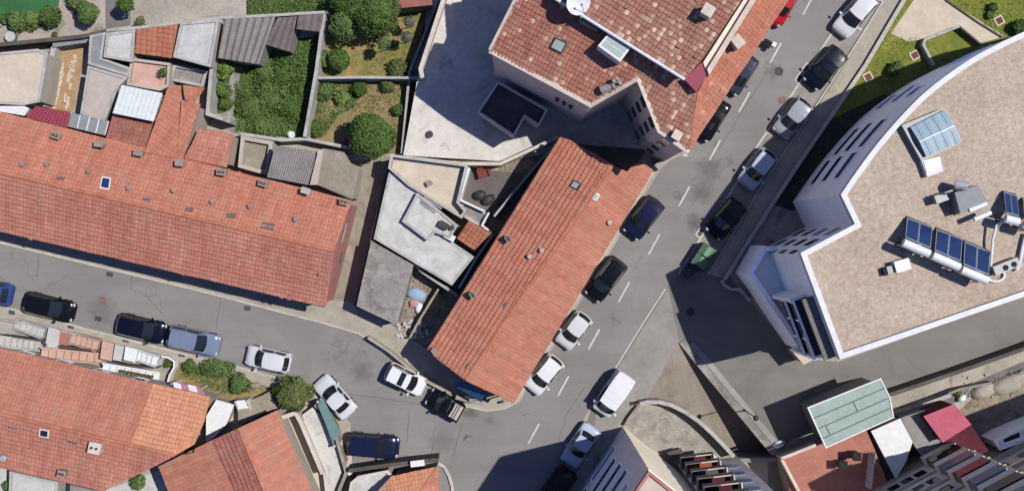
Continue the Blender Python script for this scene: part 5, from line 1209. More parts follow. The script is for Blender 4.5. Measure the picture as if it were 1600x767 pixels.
g = G(); cxy = W(1556, 430, ZR); g.tube([(cxy.x + .62 * math.cos(w), cxy.y + .42 * math.sin(w), ZR - .12) for w in [PI * (1.1 + .13 * k) for k in range(11)]], .11, 8)
tag(g.build('pipe_coil', M['tank']), 'white coiled pipe end beside the right-hand row heater', 'pipe')
g = G(); g.tube([W(1603, 365, ZR), W(1598, 385, ZR), W(1592, 415, ZR), W(1588, 422, ZR)], .13, 8); tag(g.build('roof_pipe', M['tank']), 'straight white pipe at the right picture edge', 'pipe')
g = G(); g.tube([W(1324, 552, ZR), W(1600, 458, ZR)], .05, 6); tag(g.build('roof_cable', M['rust']), 'thin brown cable lying along the gravel roof edge', 'cable')
# ------------------------------------------------------------------ houses in the lower left
c = W(150, 660); t = thing('stair_house', 'lower left house with half old half orange tile roof and outside stairs', 'house', (c.x, c.y, 0))
ze, zr = 3.8, 5.5
pf = plane((0, 544, ze), (238, 599, ze), (0, 646, zr))
roof(t, 'roof', [(-80, 525), (238, 599), (203, 694), (-80, 628)], pf, 'tileF', lift=.03, lip=.02)
lab(roof(t, 'roof', [(239, 599), (329, 619), (318, 660), (304, 693), (273, 711), (204, 694)], pf, 'tileD'), 'newer orange tile section')
r0, r1 = hit(-80, 628, pf), hit(273, 711, pf)
pb = plane((-80, 628, r0.z), (273, 711, r1.z), (0, 730, 4.0))
roof(t, 'roof', [(-80, 628), (0, 646), (273, 711), (247, 725), (205, 719), (203, 745), (160, 766), (0, 730), (-80, 712)][:1] + [(273, 711), (247, 725), (160, 766), (-80, 712)], pb, 'tileA2', lift=.08, lip=.09)
ridge(t, r0 + Vector((0, 0, .02)), r1 + Vector((0, 0, .02)), 'ridge')
E = house_body(t, hit(-80, 525, pf), hit(329, 619, pf), r0, hit(300, 717, pf) - Vector((0, 0, .4)), hit(-80, 712, pb), hit(250, 725, pb), 'wall', .35)
chimney(t, 153, 697, pb, (.75, .7, .7), -.2, 'cap'); chimney(t, 102, 737, pb, (.5, .4, .7), -.2); vent(t, 8, 714, pb, .2, .4, 'alu')
onplane(t, [(63, 668), (78, 671), (77, 683), (62, 680)], pb, 'glassdark', 'skylight', .05, .14, 'white')
for q in ([(15, 661), (29, 664), (27, 670), (13, 667)], [(107, 683), (122, 687), (119, 694), (105, 690)]): onplane(t, q, pb, 'slatepatch', 'roof_patch', .05, .09)
for k in range(5): facewin(t, E[0], E[1], 5.0 + k * 3.0, .9, 1.2, 2.4, 'glassdark', 'white', -1)
# outside stairs between pavement and the house front
def stairs(label, px0, px1, wpx, n, mat, z1=1.5, landing=None):
    a, b = W(*px0), W(*px1); d = (b - a); L = d.length; d.normalize(); w = wpx * .05; nn = Vector((-d.y, d.x, 0)); rot = math.atan2(d.y, d.x)
    c = (a + b) / 2; s = thing('outside_stairs', label, 'stairs', (c.x, c.y, 0), 'outside stairs of the lower left house')
    st = L / n
    for k in range(n):
        q = a + d * (st * (k + .5)); G().box((q.x, q.y, -.1), (st * .94, w, .1 + z1 * (k + 1) / n), rot).build('step', M[mat], s)
    for sgn in (-1, 1):
        g = G(); pts = [a + nn * sgn * (w / 2 + .06), b + nn * sgn * (w / 2 + .06)]
        u = [(p.x, p.y) for p in strip(pts, .1)[0]] + [(p.x, p.y) for p in strip(pts, .1)[1][::-1]]
        v = [(u[0][0], u[0][1], .3), (u[1][0], u[1][1], z1 + .35), (u[2][0], u[2][1], z1 + .35), (u[3][0], u[3][1], .3)]; lo = [(x, y, -.1) for x, y in u]
        g.face(v[::-1]); g.face(lo)
        for i in range(4): j = (i + 1) % 4; g.face([lo[i], lo[j], v[j], v[i]])
        g.build('stringer', M[mat], s)
    return s
stairs('white outside stair with curved foot nearest the left picture edge', (25, 504), (76, 519), 14, 5, 'whiteroof', .9)
stairs('lower white ribbed stair flight along the eaves at the left', (74, 541), (0, 529), 13, 9, 'whiteroof', 1.2)
stairs('pink outside stair by the reddish square landing', (112, 527), (160, 538), 15, 5, 'pinkfloor', .9)
stairs('lower pink stair flight along the eaves', (160, 560), (74, 548), 13, 8, 'pinkfloor', 1.2)
stairs('white outside stair with rounded steps beside the flower bed', (206, 551), (252, 562), 14, 5, 'white', .9)
stairs('lower white stair flight edged with flower pots', (250, 588), (168, 571), 11, 8, 'white', 1.1)
flat('white stair landing between white stairs and red square', [(76, 510), (94, 515), (90, 546), (70, 541)], .95, 'whiteroof', 'whiteroof', name='landing', cat='landing')
flat('reddish square landing between white and pink stairs', [(95, 518), (108, 521), (105, 540), (91, 537)], .7, 'terracotta', 'whiteroof', name='landing', cat='landing')
flat('pink stair landing at the top of the pink stairs', [(160, 532), (178, 537), (174, 564), (156, 560)], .95, 'pinkfloor', 'pinkfloor', name='landing', cat='landing')
flat('pale grey landing right of the pink stairs', [(180, 538), (194, 541), (189, 564), (176, 562)], 1.0, 'whiteroof', 'whiteroof', name='landing', cat='landing')
flat('white landing at the head of the rounded white steps', [(196, 541), (216, 546), (211, 566), (193, 562)], 1.0, 'white', 'white', name='landing', cat='landing')
gw('white curved parapet round the small planted bed', [(252, 557), (262, 558), (272, 564), (272, 574), (265, 586), (262, 597)], .9, .14, 'white')
gw('grey front wall between pavement and white stairs', [(0, 499), (60, 507), (118, 523)], .5, .14, 'yardwall')
gw('thin grey handrail wall dividing white upper and lower stair flights', [(0, 524), (66, 532), (72, 540)], 1.1, .1, 'darkwall')
gw('thin dark handrail wall dividing pink upper and lower stair flights', [(90, 541), (156, 548)], 1.1, .1, 'darkwall')
gw('thin dark handrail wall dividing rounded white steps and lower flight', [(170, 565), (196, 571), (246, 574)], 1.1, .1, 'darkwall')
for i in range(9):
    x, y = 196 + i * 6, 577 + i * 1.1; p = W(x, y); s = thing('flower_pot', 'red flower pot lined up along the lower white stair flight', 'flower pot', (p.x, p.y, .9), 'flower pots along the white stairs')
    G().cyl((0, 0, 0), .1, .2, 9, .14).build('pot', M['rust'], s, True); g = G(); foliage(g, (0, 0, .28), (.16, .16, .12), 30, .06); g.build('leaves', M['leafolive'], s, True)
t = thing('balcony', 'white and mauve front balcony canopy at the end of the orange tile section', 'canopy', (W(300, 606).x, W(300, 606).y, 0))
G().prism([W(270, 596, 2.6), W(314, 605, 2.6), W(322, 617, 2.6), W(276, 606, 2.6)], 2.5, 2.6).build('canopy_sheet', M['mauve'], t)
for q in ([(270, 596), (282, 599), (284, 608), (272, 605)], [(293, 600), (306, 603), (309, 613), (296, 610)]): G().prism([W(x, y, 2.63) for x, y in q], 2.605, 2.63).build('canopy_panel', M['white'], t)
for x, y in ((271, 598), (313, 607)): q = W(x, y, 2); G().box((q.x, q.y, 0), (.1, .1, 2.5)).build('post', M['white'], t)
# second house, with the dark barrel-tile band
c = W(370, 720); t = thing('gable_house', 'house with a dark barrel-tile band along its ridge near the bottom edge', 'house', (c.x, c.y, 0))
ze, zr = 3.6, 5.3; pr = plane((432, 641, ze), (489, 770, ze), (373, 668, zr)); pl_ = plane((373, 668, zr), (416, 767, hit(416, 767, pr).z), (248, 728, ze))
roof(t, 'roof', [(432, 641), (560, 930), (480, 930), (373, 668)], pr, 'tileF', lift=.03, lip=.015)
lab(roof(t, 'roof', [(373, 668), (480, 930), (440, 930), (332, 687)], pl_, 'tileE', tc=.36, tw=.3, lift=.09, lip=.12), 'dark band of ribbed tiles')
roof(t, 'roof', [(332, 687), (440, 930), (330, 930), (248, 728)], pl_, 'tileF', lift=.02, lip=.015)
e = [hit(*q, p) for q, p in (((432, 641), pr), ((560, 930), pr), ((373, 668), pr), ((480, 930), pr), ((248, 728), pl_), ((330, 930), pl_))]
E = house_body(t, *e, 'wall'); ridge(t, e[2], e[3])
for x, y in ((427, 678), (452, 733)): p = W(x, y, 2.2); G().box((p.x, p.y, 1.2), (.55, 1.3, 1.0), -.42).build('window_bay', M['glassdark'], t)
flat('cream terrace strip along the right eaves of the banded house', [(436, 660), (450, 692), (472, 740), (500, 790), (480, 790), (430, 668)], 1.4, 'cream', parapet=.0 or None, name='roof_terrace', cat='terrace')
gw('beige wall with rounded head between cream strip and cream forecourt', [(440, 652), (462, 645), (470, 660), (504, 740)], 1.6, .3, 'cap')
flat('wide cream forecourt deck inside the curved wall', [(472, 648), (488, 636), (510, 655), (524, 690), (536, 738), (512, 800), (505, 742)], 1.0, 'court', name='deck', cat='terrace')
gw('curved brownish boundary wall round the cream forecourt', [(492, 632), (512, 650), (522, 668), (530, 700), (541, 738), (520, 790)], 1.6, .26, 'oldroof')
gw('white street wall below the white sedan', [(530, 690), (534, 712), (547, 742)], 1.2, .22, 'white')
t = thing('sheet_gate', 'teal sheet gate beside the white sedan', 'gate', (W(515, 655).x, W(515, 655).y, 0))
L, Rr = strip([W(503, 622), (W(528, 690))], .07); G().prism([L[0], L[1], Rr[1], Rr[0]], .1, 1.9).build('gate_leaf', M['teal'], t)
pt_ = [W(496, 632, 1.9), W(505, 622, 1.9), W(533, 676, 1.9), W(521, 689, 1.9)]; G().prism(pt_, 1.9, 1.95).build('canopy', M['teal'], t)
for x, y in ((503, 622), (528, 690)): p = W(x, y); G().box((p.x, p.y, 0), (.16, .16, 2.0)).build('post', M['whiteroof'], t)
flat('white triangular forecourt roof right of the orange tile section', [(338, 624), (366, 632), (354, 662), (328, 690), (322, 700), (322, 650)], 1.6, 'white', 'wall', name='terrace_slab', cat='terrace')
flat('olive grey stair block below the leafy plot', [(372, 632), (408, 618), (432, 606), (432, 636), (372, 664)], 1.2, 'oldroof', 'wall', name='terrace_slab', cat='terrace')
stairs('white steps on the olive grey block', (390, 656), (386, 620), 16, 5, 'white', 1.7)
# corner house at the bottom edge
c = W(660, 780); t = thing('corner_house', 'small corner house with orange hipped tile roof at the bottom edge', 'house', (c.x, c.y, 0))
zc = 3.4; pa = plane((612, 744, zc), (684, 729, zc), (655, 767, 4.3)); pb_ = plane((684, 729, zc), (692, 860, zc), (655, 767, 4.3))
roof(t, 'roof', [(684, 729), (655, 768), (560, 800), (612, 744)], pa, 'tileD'); roof(t, 'roof', [(684, 729), (692, 860), (660, 860), (655, 768)], pb_, 'tileF')
w = [W(612, 746, zc), W(683, 731, zc), W(691, 860, zc), W(560, 860, zc), W(570, 800, zc)]; walls(t, inset(w, .12), -.2, 3.25, 'wall'); ridge(t, hit(684, 729, pa), hit(655, 768, pa), 'ridge', 'hip_cap', .11)
flat('white roof terrace with red rim at the bottom edge', [(548, 752), (560, 742), (606, 733), (614, 742), (574, 800), (540, 800)], 2.4, 'rustroof', parapet=.25, pm='cap', name='roof_terrace', cat='terrace')
gw('dark gutter wall along the top of the corner house', [(545, 735), (610, 726), (684, 718)], 2.2, .3, 'darkwall')
t = thing('chest', 'small white chest on the wall of the corner house', 'chest', (W(653, 722, 2.2).x, W(653, 722, 2.2).y, 2.2), None, .12); G().box((0, 0, 0), (1.0, .4, .35)).build('chest_body', M['white'], t, True); G().box((0, 0, .35), (1.06, .46, .06)).build('lid', M['white'], t, True)
kerb([(684, 722), (694, 728), (702, 742), (707, 760), (707, 800)], .22, .2)
flat('white yard roof at the bottom left edge', [(16, 735), (92, 752), (88, 800), (14, 800)], 1.8, 'whiteroof', parapet=.15)
flat('grey corrugated shelter roof at the bottom edge', [(110, 757), (152, 766), (150, 800), (106, 800)], 2.2, 'asb', 'greywall')
# ------------------------------------------------------------------ apartment blocks at the bottom
def block(label, pts, h, mat, name='apartment_block'):
    c = sum(pts, Vector()) / len(pts); t = thing(name, label, 'apartment block', (c.x, c.y, 0)); G().prism(pts, -.2, h).build('wall', M[mat], t); return t
HB = 17.0
A0, A1, A2, A3 = W(972, 667), W(840, 863), W(1010, 960), W(1140, 800)
t = block('grey apartment block with long window bands and red roof edge', [A0, A1, A2, A3], HB, 'facade')
d = (A3 - A0).normalized(); n = Vector((d.y, -d.x, 0)); n = n if n.x > 0 else -n
L = (A3 - A0).length; q = A0 + d * (L / 2) + n * .03; G().box((q.x, q.y, -.2), (L, .08, HB + .2), math.atan2(d.y, d.x)).build('end_wall', M['creamwall'], t)
par([A0, A1, A2, A3], .18, HB - .2, HB + .3, 'pinkwall', t, 'cornice')
G().prism(inset([A0, A1, A2, A3], .18), HB, HB + .1).build('roof', M['cream'], t)
d = (A1 - A0).normalized(); L = (A1 - A0).length
for k in range(5):
    z0 = 1.9 + k * 3.0
    for j, (t0, w, m) in enumerate(((2.9, 3.0, 'glasspale2' if k in (0, 4) else 'glassdark'), (5.8, 1.2, 'redblind' if k in (1, 2) else 'glassdark'), (8.4, 3.2, 'glasspale2' if k != 2 else 'glassdark'), (11.6, 2.2, 'glassdark'))):
        facewin(t, A0, A1, t0 + .5 * ((k * 2) % 3) * .4, w, z0, z0 + 1.35, m, 'bluewhite', 1)
B0, B1 = W(1058, 724), W(1152, 713); B2, B3 = W(1290, 930), W(1100, 930)
t = block('apartment block with a stack of small red-floored balconies and a plain grey end', [B0, B1, B2, W(1120, 860)], 20, 'facade')
d = (B1 - B0).normalized(); rot = math.atan2(d.y, d.x); n = Vector((-d.y, d.x, 0))
for k in range(7):
    zz = 2.0 + k * 2.6
    q = B0 + d * 1.25 + n * .5; o = G().box((q.x, q.y, zz - .12), (2.4, 1.0, .14), rot).build('balcony', M['facade'], t)
    G().box((q.x, q.y, zz + .025), (2.2, .85, .02), rot).build('balcony_floor', M[('darkred', 'brickfloor', 'darkwall', 'darkred')[k % 4]], o)
    g = G(); q = B0 + d * 1.25 + n * 1.0; g.box((q.x, q.y, zz), (2.5, .06, .85), rot)
    for s in (.0, 2.5): q = B0 + d * s + n * .52; g.box((q.x, q.y, zz), (.06, 1.0, .85), rot)
    g.build('balustrade', M['greyband'], o); g = G(); q = B0 + d * 1.7 + n * 1.0; g.box((q.x, q.y, zz + .86), (1.2, .08, .03), rot); q = B0 + d * 2.5 + n * .52; g.box((q.x, q.y, zz + .86), (.1, 1.0, .03), rot); g.build('rail_cap', M['cap'], o)
    facewin(t, B0, B1, 1.25, 1.5, zz + .05, zz + 2.0, 'glassdark', 'white', -1, 'balcony_door')
    facewin(t, B0, B1, 3.6, .9, zz + .9, zz + 2.0, 'glasspale2', None, -1)
g = G(); q = W(1182, 716); g.box((q.x, q.y - .06, -3.5), (2.6, .1, 2.4), 0); t2 = thing('garage_door', 'garage door in shade at the foot of the ramp', 'garage door', (q.x, q.y, -3.5)); g.build('door_leaf', M['metal'], t2); g = G(); g.box((q.x, q.y - .04, -1.1), (2.9, .16, .18)); g.build('frame', M['greywall'], t2)
gw('concrete head wall across the foot of the ramp', [(1150, 719), (1214, 718)], .5, .3, 'greywall')
gw('straight retaining wall along the sunk ramp', [(1066, 533), (1094, 568), (1214, 712)], .12, .55, 'greyroof')
gw('pale footway strip beside the sunk ramp', [(1080, 536), (1110, 570), (1220, 702)], .06, .45, 'greyfoot', cat='kerb')
g = G()
gw('curved concrete parapet between ramp and stony pad', [(1000, 631), (1012, 628), (1030, 628), (1050, 633), (1072, 644), (1092, 658), (1110, 674), (1128, 692), (1147, 713)], 1.25, .3, 'yardwall')
gw('short pale wall along the right edge of the stony pad', [(1088, 724), (1112, 716), (1120, 712)], .6, .2, 'whiteroof')
flat('dark meter kiosk at the foot of the stony pad', [(1042, 706), (1064, 700), (1072, 714), (1052, 720)], 1.1, 'darkwall', 'darkwall', name='kiosk', cat='kiosk')
gw('low reddish wall between the pavement and the stony pad', [(998, 634), (984, 652), (977, 664)], .5, .2, 'oldroof')
# street lamp (its shadow falls over the ramp)
p = W(1163, 640); t = thing('street_lamp', 'globe street lamp on the retaining wall of the ramp', 'street lamp', (p.x, p.y, 0))
g = G(); g.tube([(p.x, p.y, 0), (p.x, p.y, 4.0)], .05, 8, .035); g.cyl((p.x, p.y, 0), .1, .5, 10, .06); g.build('pole', M['darkmetal'], t); g = G(); g.ball((p.x, p.y, 4.2), .22, 14, 10); g.build('globe', M['darkmetal'], t, smooth=True)
# ------------------------------------------------------------------ lower right corner
t = thing('green_roof_hall', 'long shed with seamed pale green metal roof', 'shed', (W(1330, 645).x, W(1330, 645).y, 0)); z = 4.2
gp = [(1261, 636), (1376, 590), (1391, 620), (1397, 652), (1290, 700)]; w = [W(x, y, z) for x, y in gp]
G().prism(inset(w, .35), -.2, z - .2).build('wall', M['greywall'], t); G().prism(w, z - .2, z).build('roof', M['greenroof'], t)
par(w, .1, z - .21, z + .05, 'white', t, 'verge_trim')
g = G()
for f in (.27, .52, .76):
    a, b = w[0] + (w[4] - w[0]) * f, w[1] + (w[3] - w[1]) * f + (w[2] - (w[1] + w[3]) / 2) * (1 - abs(2 * f - 1)); g.tube([a + Vector((.1, 0, .01)), b + Vector((-.1, 0, .01))], .035, 5)
l = lambda u, v: w[0] + (w[1] - w[0]) * u + (w[4] - w[0]) * v
for u, v0, v1 in ((.56, .27, .52), (.12, .52, .76)): g.tube([l(u, v0) + Vector((0, 0, .01)), l(u, v1) + Vector((0, 0, .01))], .035, 5)
g.build('roof_seam', M['seam'], t)
s = flat('terracotta roof terrace below the green roofed shed', [(1222, 716), (1276, 694), (1352, 668), (1366, 700), (1400, 790), (1240, 790)], 3.0, 'terracotta', 'greywall', name='roof_terrace', cat='terrace')
gw('white parapet along the upper edge of the terracotta terrace', [(1221, 716), (1275, 695)], 3.6, .22, 'cap', z0=2.9)
gw('white parapet along the left edge of the terracotta terrace', [(1222, 717), (1250, 770), (1256, 790)], 3.6, .22, 'cap', z0=2.9)
for i, (x, y, h) in enumerate(((1331, 708, 1.3), (1311, 722, 1.1))):
    p = W(x, y, 3); t = thing('chimney_stack', ['taller dark chimney on the terracotta terrace', 'shorter dark chimney on the terracotta terrace'][i], 'chimney', (p.x, p.y, 3.0), 'chimneys on the terracotta terrace')
    G().box((0, 0, 0), (.5, .5, h)).build('shaft', M['darkwall'], t, True); G().box((0, 0, h), (.62, .62, .08)).build('cap', M['black'], t, True)
t = thing('clothes_airer', 'draped white sheet on a rack at the edge of the terracotta terrace', 'drying rack', (W(1358, 732, 3).x, W(1358, 732, 3).y, 3.0), None, -.1)
g = G()
for i in range(7):
    for s_ in (-1, 1): y = -1.3 + i * .37; g.face([(s_ * .02, y, 1.1), (s_ * (.28 + .06 * (i % 2)), y, .35), (s_ * (.30 - .06 * (i % 2)), y + .37, .33), (s_ * .02, y + .37, 1.12)])
g.build('sheet', M['whiteroof'], t, True); g = G(); g.tube([(0, -1.35, 1.08), (0, 1.35, 1.08)], .03, 6)
for y in (-1.3, 1.3): g.tube([(-.35, y, 0), (0, y, 1.08), (.35, y, 0)], .025, 6)
g.build('rack', M['metal'], t, True)
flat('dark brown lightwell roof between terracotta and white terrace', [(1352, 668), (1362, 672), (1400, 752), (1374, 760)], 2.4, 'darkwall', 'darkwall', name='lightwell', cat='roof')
flat('bright white roof terrace right of the green roofed shed', [(1361, 673), (1407, 653), (1426, 690), (1416, 720), (1400, 748)], 3.2, 'white', 'wall', name='roof_terrace', cat='terrace')
flat('grey sloped roof between white terrace and pink block', [(1408, 652), (1446, 640), (1490, 700), (1440, 712), (1425, 690)], 2.9, 'greywall', 'greywall', name='annexe_roof', cat='roof')
t = thing('pink_block', 'cubic building with pink metal roof and dark red walls', 'building', (W(1475, 660).x, W(1475, 660).y, 0))
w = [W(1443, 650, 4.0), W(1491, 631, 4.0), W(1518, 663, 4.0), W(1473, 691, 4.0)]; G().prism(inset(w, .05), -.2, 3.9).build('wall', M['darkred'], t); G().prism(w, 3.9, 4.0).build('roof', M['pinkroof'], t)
w = [W(1474, 690, 3.2), W(1518, 664, 3.2), W(1545, 704, 3.2), W(1506, 722, 3.2)]; G().prism(w, -.2, 3.2).build('painted_roof_shade', M['darkred'], t)  # dark red slab stands for the half of the pink roof in shade
gw('double white rail wall along the lower path', [(1385, 655), (1440, 634), (1486, 617)], 1.3, .3, 'yardwall')
gw('long dark retaining wall under the driveway', [(1352, 629), (1420, 607), (1500, 580), (1600, 545), (1720, 500)], 1.5, .3, 'darkwall')
gw('grey lower wall along the path', [(1440, 632), (1500, 608), (1550, 598)], 1.0, .2, 'greywall')
for i, (x, y, r0, r1, h) in enumerate(((1572, 600, 1.5, .7, .7), (1538, 610, 1.1, .6, .5), (1600, 588, 1.2, .7, .6))): lump(['largest pale earth heap by the right picture edge', 'earth heap nearest to the pink block', 'earth heap cut off by the right picture edge'][i], 'earth_heap', 'earth heap', x, y, (r0, r1), h, 'dust', .35)
bits('loose stones on the pale earth beside the pink block', 'rubble', 'dust', [(rr(1500, 1600), rr(585, 620)) for _ in range(60)], smin=.05, smax=.2, zmax=.15)
lump('white rubble sack at the corner of the pink block', 'sack', 'sack', 1501, 621, (.4, .3), .5, 'white', .5)
C0, C1 = W(1345, 754), W(1478, 684); t = block('tan apartment block with rows of windows and pale blue glazed balconies', [C0, C1, W(1620, 900), W(1420, 960)], 18, 'tanwall')
d = (C1 - C0).normalized(); rot = math.atan2(d.y, d.x); n = Vector((-d.y, d.x, 0)); L = (C1 - C0).length
for k in range(6):
    zz = 3.3 + k * 2.6
    for j in range(3): facewin(t, C0, C1, 1.2 + j * 1.1, .9, zz + .7, zz + 1.9, 'glassdark', 'white', -1)
    q = C0 + d * 5.6 + n * .35; o = G().box((q.x, q.y, zz - .1), (2.6, .7, .9), rot).build('balcony', M['tanwall'], t)
    q = C0 + d * 5.6 + n * .36; G().box((q.x, q.y, zz + .8), (2.4, .66, 1.3), rot).build('balcony_glazing', M['glassblue2' if k % 2 else 'glassdark'], o)
    G().box((C0.x + d.x * L / 2 + n.x * .05, C0.y + d.y * L / 2 + n.y * .05, zz - .35), (L, .14, .18), rot).build('string_course', M['wall'], t)
D0, D1 = W(1492, 728), W(1640, 650); t = block('brownish rear block behind the pink block with shaded ledges', [D0, D1, W(1800, 800), W(1640, 960)], 9, 'tanwall')
d = (D1 - D0).normalized(); rot = math.atan2(d.y, d.x); n = Vector((-d.y, d.x, 0)); L = (D1 - D0).length
for k in range(3):
    zz = .6 + k * 2.8
    for j in range(3): facewin(t, D0, D1, 1.6 + j * 2.4, 1.5, zz + .8, zz + 2.0, 'glassdark' if (j + k) % 2 else 'glassblue2', 'white', -1)
    q = D0 + d * (L / 2) + n * .2; G().box((q.x, q.y, zz - .1), (L, .4, .2), rot).build('ledge', M['wall'], t)
t = flat('low white building with a dark opening at the right edge', [(1550, 688), (1572, 676), (1640, 648), (1650, 672), (1560, 702)], 2.5, 'bluewhite', 'bluewhite', parapet=.3, pm='bluewhite', name='low_building', cat='building')
G().prism([W(1568, 686, 2.55), W(1592, 675, 2.55), W(1594, 682, 2.55), W(1570, 691, 2.55)], 2.5, 2.56).build('roof_opening', M['glassdark'], t)
# neighbour whose shadow falls across the lower right corner
t = block('tall block beyond the right picture edge whose shadow falls on the earth heap', [W(1668, 611), W(1960, 500), W(2060, 700), W(1612, 840)], 15.0, 'tanwall')
# ------------------------------------------------------------------ street things
p = W(1096, 401); t = thing('recycling_container', 'green lidded recycling container at the end of the parking bay', 'container', (p.x, p.y, .014), None, math.radians(57))
G().box((0, 0, .15), (1.9, 1.25, 1.15)).build('container_body', M['bindark'], t, True)
for k in (-1, 1):
    g = G(); g.v = [(k * .46 + a * .40, b * .50, 1.3 + (.22 if abs(b) < .5 else 0)) for a in (-1, 1) for b in (-1, -.35, .35, 1)]; g.f = [(0, 4, 5, 1), (1, 5, 6, 2), (2, 6, 7, 3), (0, 1, 2, 3), (4, 7, 6, 5), (0, 3, 7, 4)]; g.build('lid', M['binlid'], t, True)
for x in (-.8, .8):
    for y in (-.5, .5): G().cyl((x, y, 0), .09, .16, 10).build('wheel', M['black'], t, True)
g = G()
for y in (-.7, .7): g.tube([(-.9, y, .95), (.9, y, .95)], .04, 6)
g.build('lifting_bar', M['metal'], t, True)
q = W(1080, 420); tag(G().box((q.x, q.y, .01), (1.5, .7, .7), math.radians(40)).box((q.x, q.y, .71), (1.56, .76, .05), math.radians(40)).build('waste_container', M['bindark']), 'low dark container in the shadow edge below the recycling container', 'container')
add_cars()
# ------------------------------------------------------------------ planting
tree('big round dark green tree at the corner of the dry garden', 582, 212, 1.85, 4.2, 'leafdark', 7500, .13, 'round_tree', squash=.85, lump=.28)
tree('dense dark tree crown spreading at the top of the dry garden', 590, 12, 2.1, 4.6, 'leafdark', 5600, .15, lump=.6)
tree('dark conifer-like crown left of the spreading tree at the top', 548, 4, 1.4, 4.0, 'leafdark', 2800, .14, lump=.62)
tree('loose mid green tree standing between the sheet shed and the dry garden', 537, 38, 1.3, 3.2, 'leafmid', 2600, .12, lump=.5)
tree('compact round shrub tree by the wall of the dry garden', 529, 94, .9, 2.0, 'leafdark', 2000, .11, lump=.25)
bush('loose light shrub left of the compact round shrub tree', 505, 92, .75, 1.4, 'leafmid', 900)
bush('low shrub beneath the loose mid green tree', 532, 60, .8, 1.3, 'leaflight', 700)
tree('young slim tree with a spidery shadow on the dry lawn', 600, 69, .55, 3.0, 'leafmid', 300, .13, 'young_tree', lump=.7)
tree('young tree near the top of the dry lawn', 640, 33, .45, 2.6, 'leafgrey', 420, .12, 'young_tree', lump=.5)
tree('young tree beside the long cream lane wall', 636, 57, .5, 2.6, 'leafgrey', 320, .12, 'young_tree', lump=.5)
bush('dull olive shrub at the foot of the dry lawn', 622, 108, .9, 1.0, 'leafolive', 900)
bush('grey green shrub under the spreading tree', 592, 40, 1.0, 1.0, 'leafgrey', 800)
bush('magenta flowering bougainvillea at the garden foot', 541, 224, .42, .9, 'flower', 380, .08, 'flowering_shrub')
bush('dark green shrub in the lower left of the planted garden', 494, 200, .7, 1.0, 'leafdark', 800)
bush('mixed green shrub at the top left of the planted garden', 508, 142, .8, 1.0, 'leafmid', 800)
bush('pale dry yucca clump in the planted garden', 535, 152, .7, .8, 'leaflight', 420, .16)
bush('dark shrub in the middle of the planted garden', 561, 139, .7, 1.1, 'leafdark', 700)
bush('dark shrub at the right of the planted garden', 606, 134, .6, 1.0, 'leafolive', 600)
bush('dark shrub between garden and cream lane', 622, 172, .5, .9, 'leafdark', 420)
bush('light green banana-like plant by the corrugated shed', 352, 108, .85, 1.7, 'leaflight', 620, .17, 'broadleaf_plant', 'plant')
bush('dark shrub under the light broadleaf plant', 348, 142, .75, 1.3, 'leafmid', 900)
bush('dark creeper mass by the white yard wall', 352, 162, .6, .9, 'leafdark', 600)
for i, (x, y, r, h, m, l) in enumerate(((410, 108, 1.1, .9, 'leafmid', 'upper hummock of vegetation by the corrugated shed'), (440, 118, 1.3, .9, 'leafdark', 'dark hummock in the top right of the green garden'), (420, 150, 1.5, .9, 'leafmid', 'central hummock of the green garden'), (455, 165, 1.1, .8, 'leafdark', 'dark hummock by the long garden wall'), (392, 165, 1.2, .8, 'leafmid', 'left hummock of the green garden beside the path'), (410, 195, 1.3, .7, 'leafmid', 'lower hummock of the green garden near its foot wall'))):
    bush(l, x, y, r * 1.15, h * .75, m, 1700, .12, 'shrub', lump=.75)
cover('rank grass and weeds filling the green garden', [(368, 112), (410, 75), (492, 60), (490, 115), (472, 215), (368, 206)], 6500, .10, 'leafmid', .35, 'grass', clump=1)
cover('pale grass tips among the weeds of the green garden', [(368, 112), (410, 75), (492, 60), (490, 115), (472, 215), (368, 206)], 1500, .08, 'leaflight', .75, 'grass', clump=1)
cover('patchy dry grass of the upper garden', [(505, 26), (620, 14), (660, 20), (640, 120), (494, 118)], 2200, .06, 'leafolive', .10, 'grass', clump=1)
cover('weeds and low plants in the planted garden', [(490, 130), (560, 128), (560, 165), (530, 180), (505, 215), (480, 215)], 2600, .09, 'leafmid', .3, 'ground_cover', clump=1)
cover('scattered weeds in the right of the planted garden', [(560, 128), (640, 128), (628, 236), (560, 180)], 700, .08, 'leafolive', .2, 'ground_cover', clump=1)
cover('grass of the strip behind the sheds at the top', [(388, -20), (505, -30), (510, 20), (388, 24)], 2200, .1, 'leafmid', .3, 'grass', clump=1)
cover('short lawn grass round the square tree pits', [(1412, 10), (1300, 188), (1340, 200), (1500, 90), (1440, 60), (1392, 56)], 2600, .06, 'leafolive', .07, 'grass')
cover('short lawn grass at the top right', [(1490, 0), (1620, 0), (1620, 60), (1560, 58)], 1500, .06, 'leafolive', .07, 'grass')
bush('dark shrub with a round shadow on the bay-side lawn', 1398, 108, .6, 1.1, 'leafdark', 650); bush('dark clipped shrub near the top of the right-hand lawn', 1552, 12, .4, .7, 'leafdark', 350)
bush('large dark shrub against the curved facade at the right edge', 1594, 44, .7, 1.3, 'leafdark', 800); bush('small green shrub at the lawn edge of the sand path', 1547, 24, .35, .5, 'leafmid', 220)
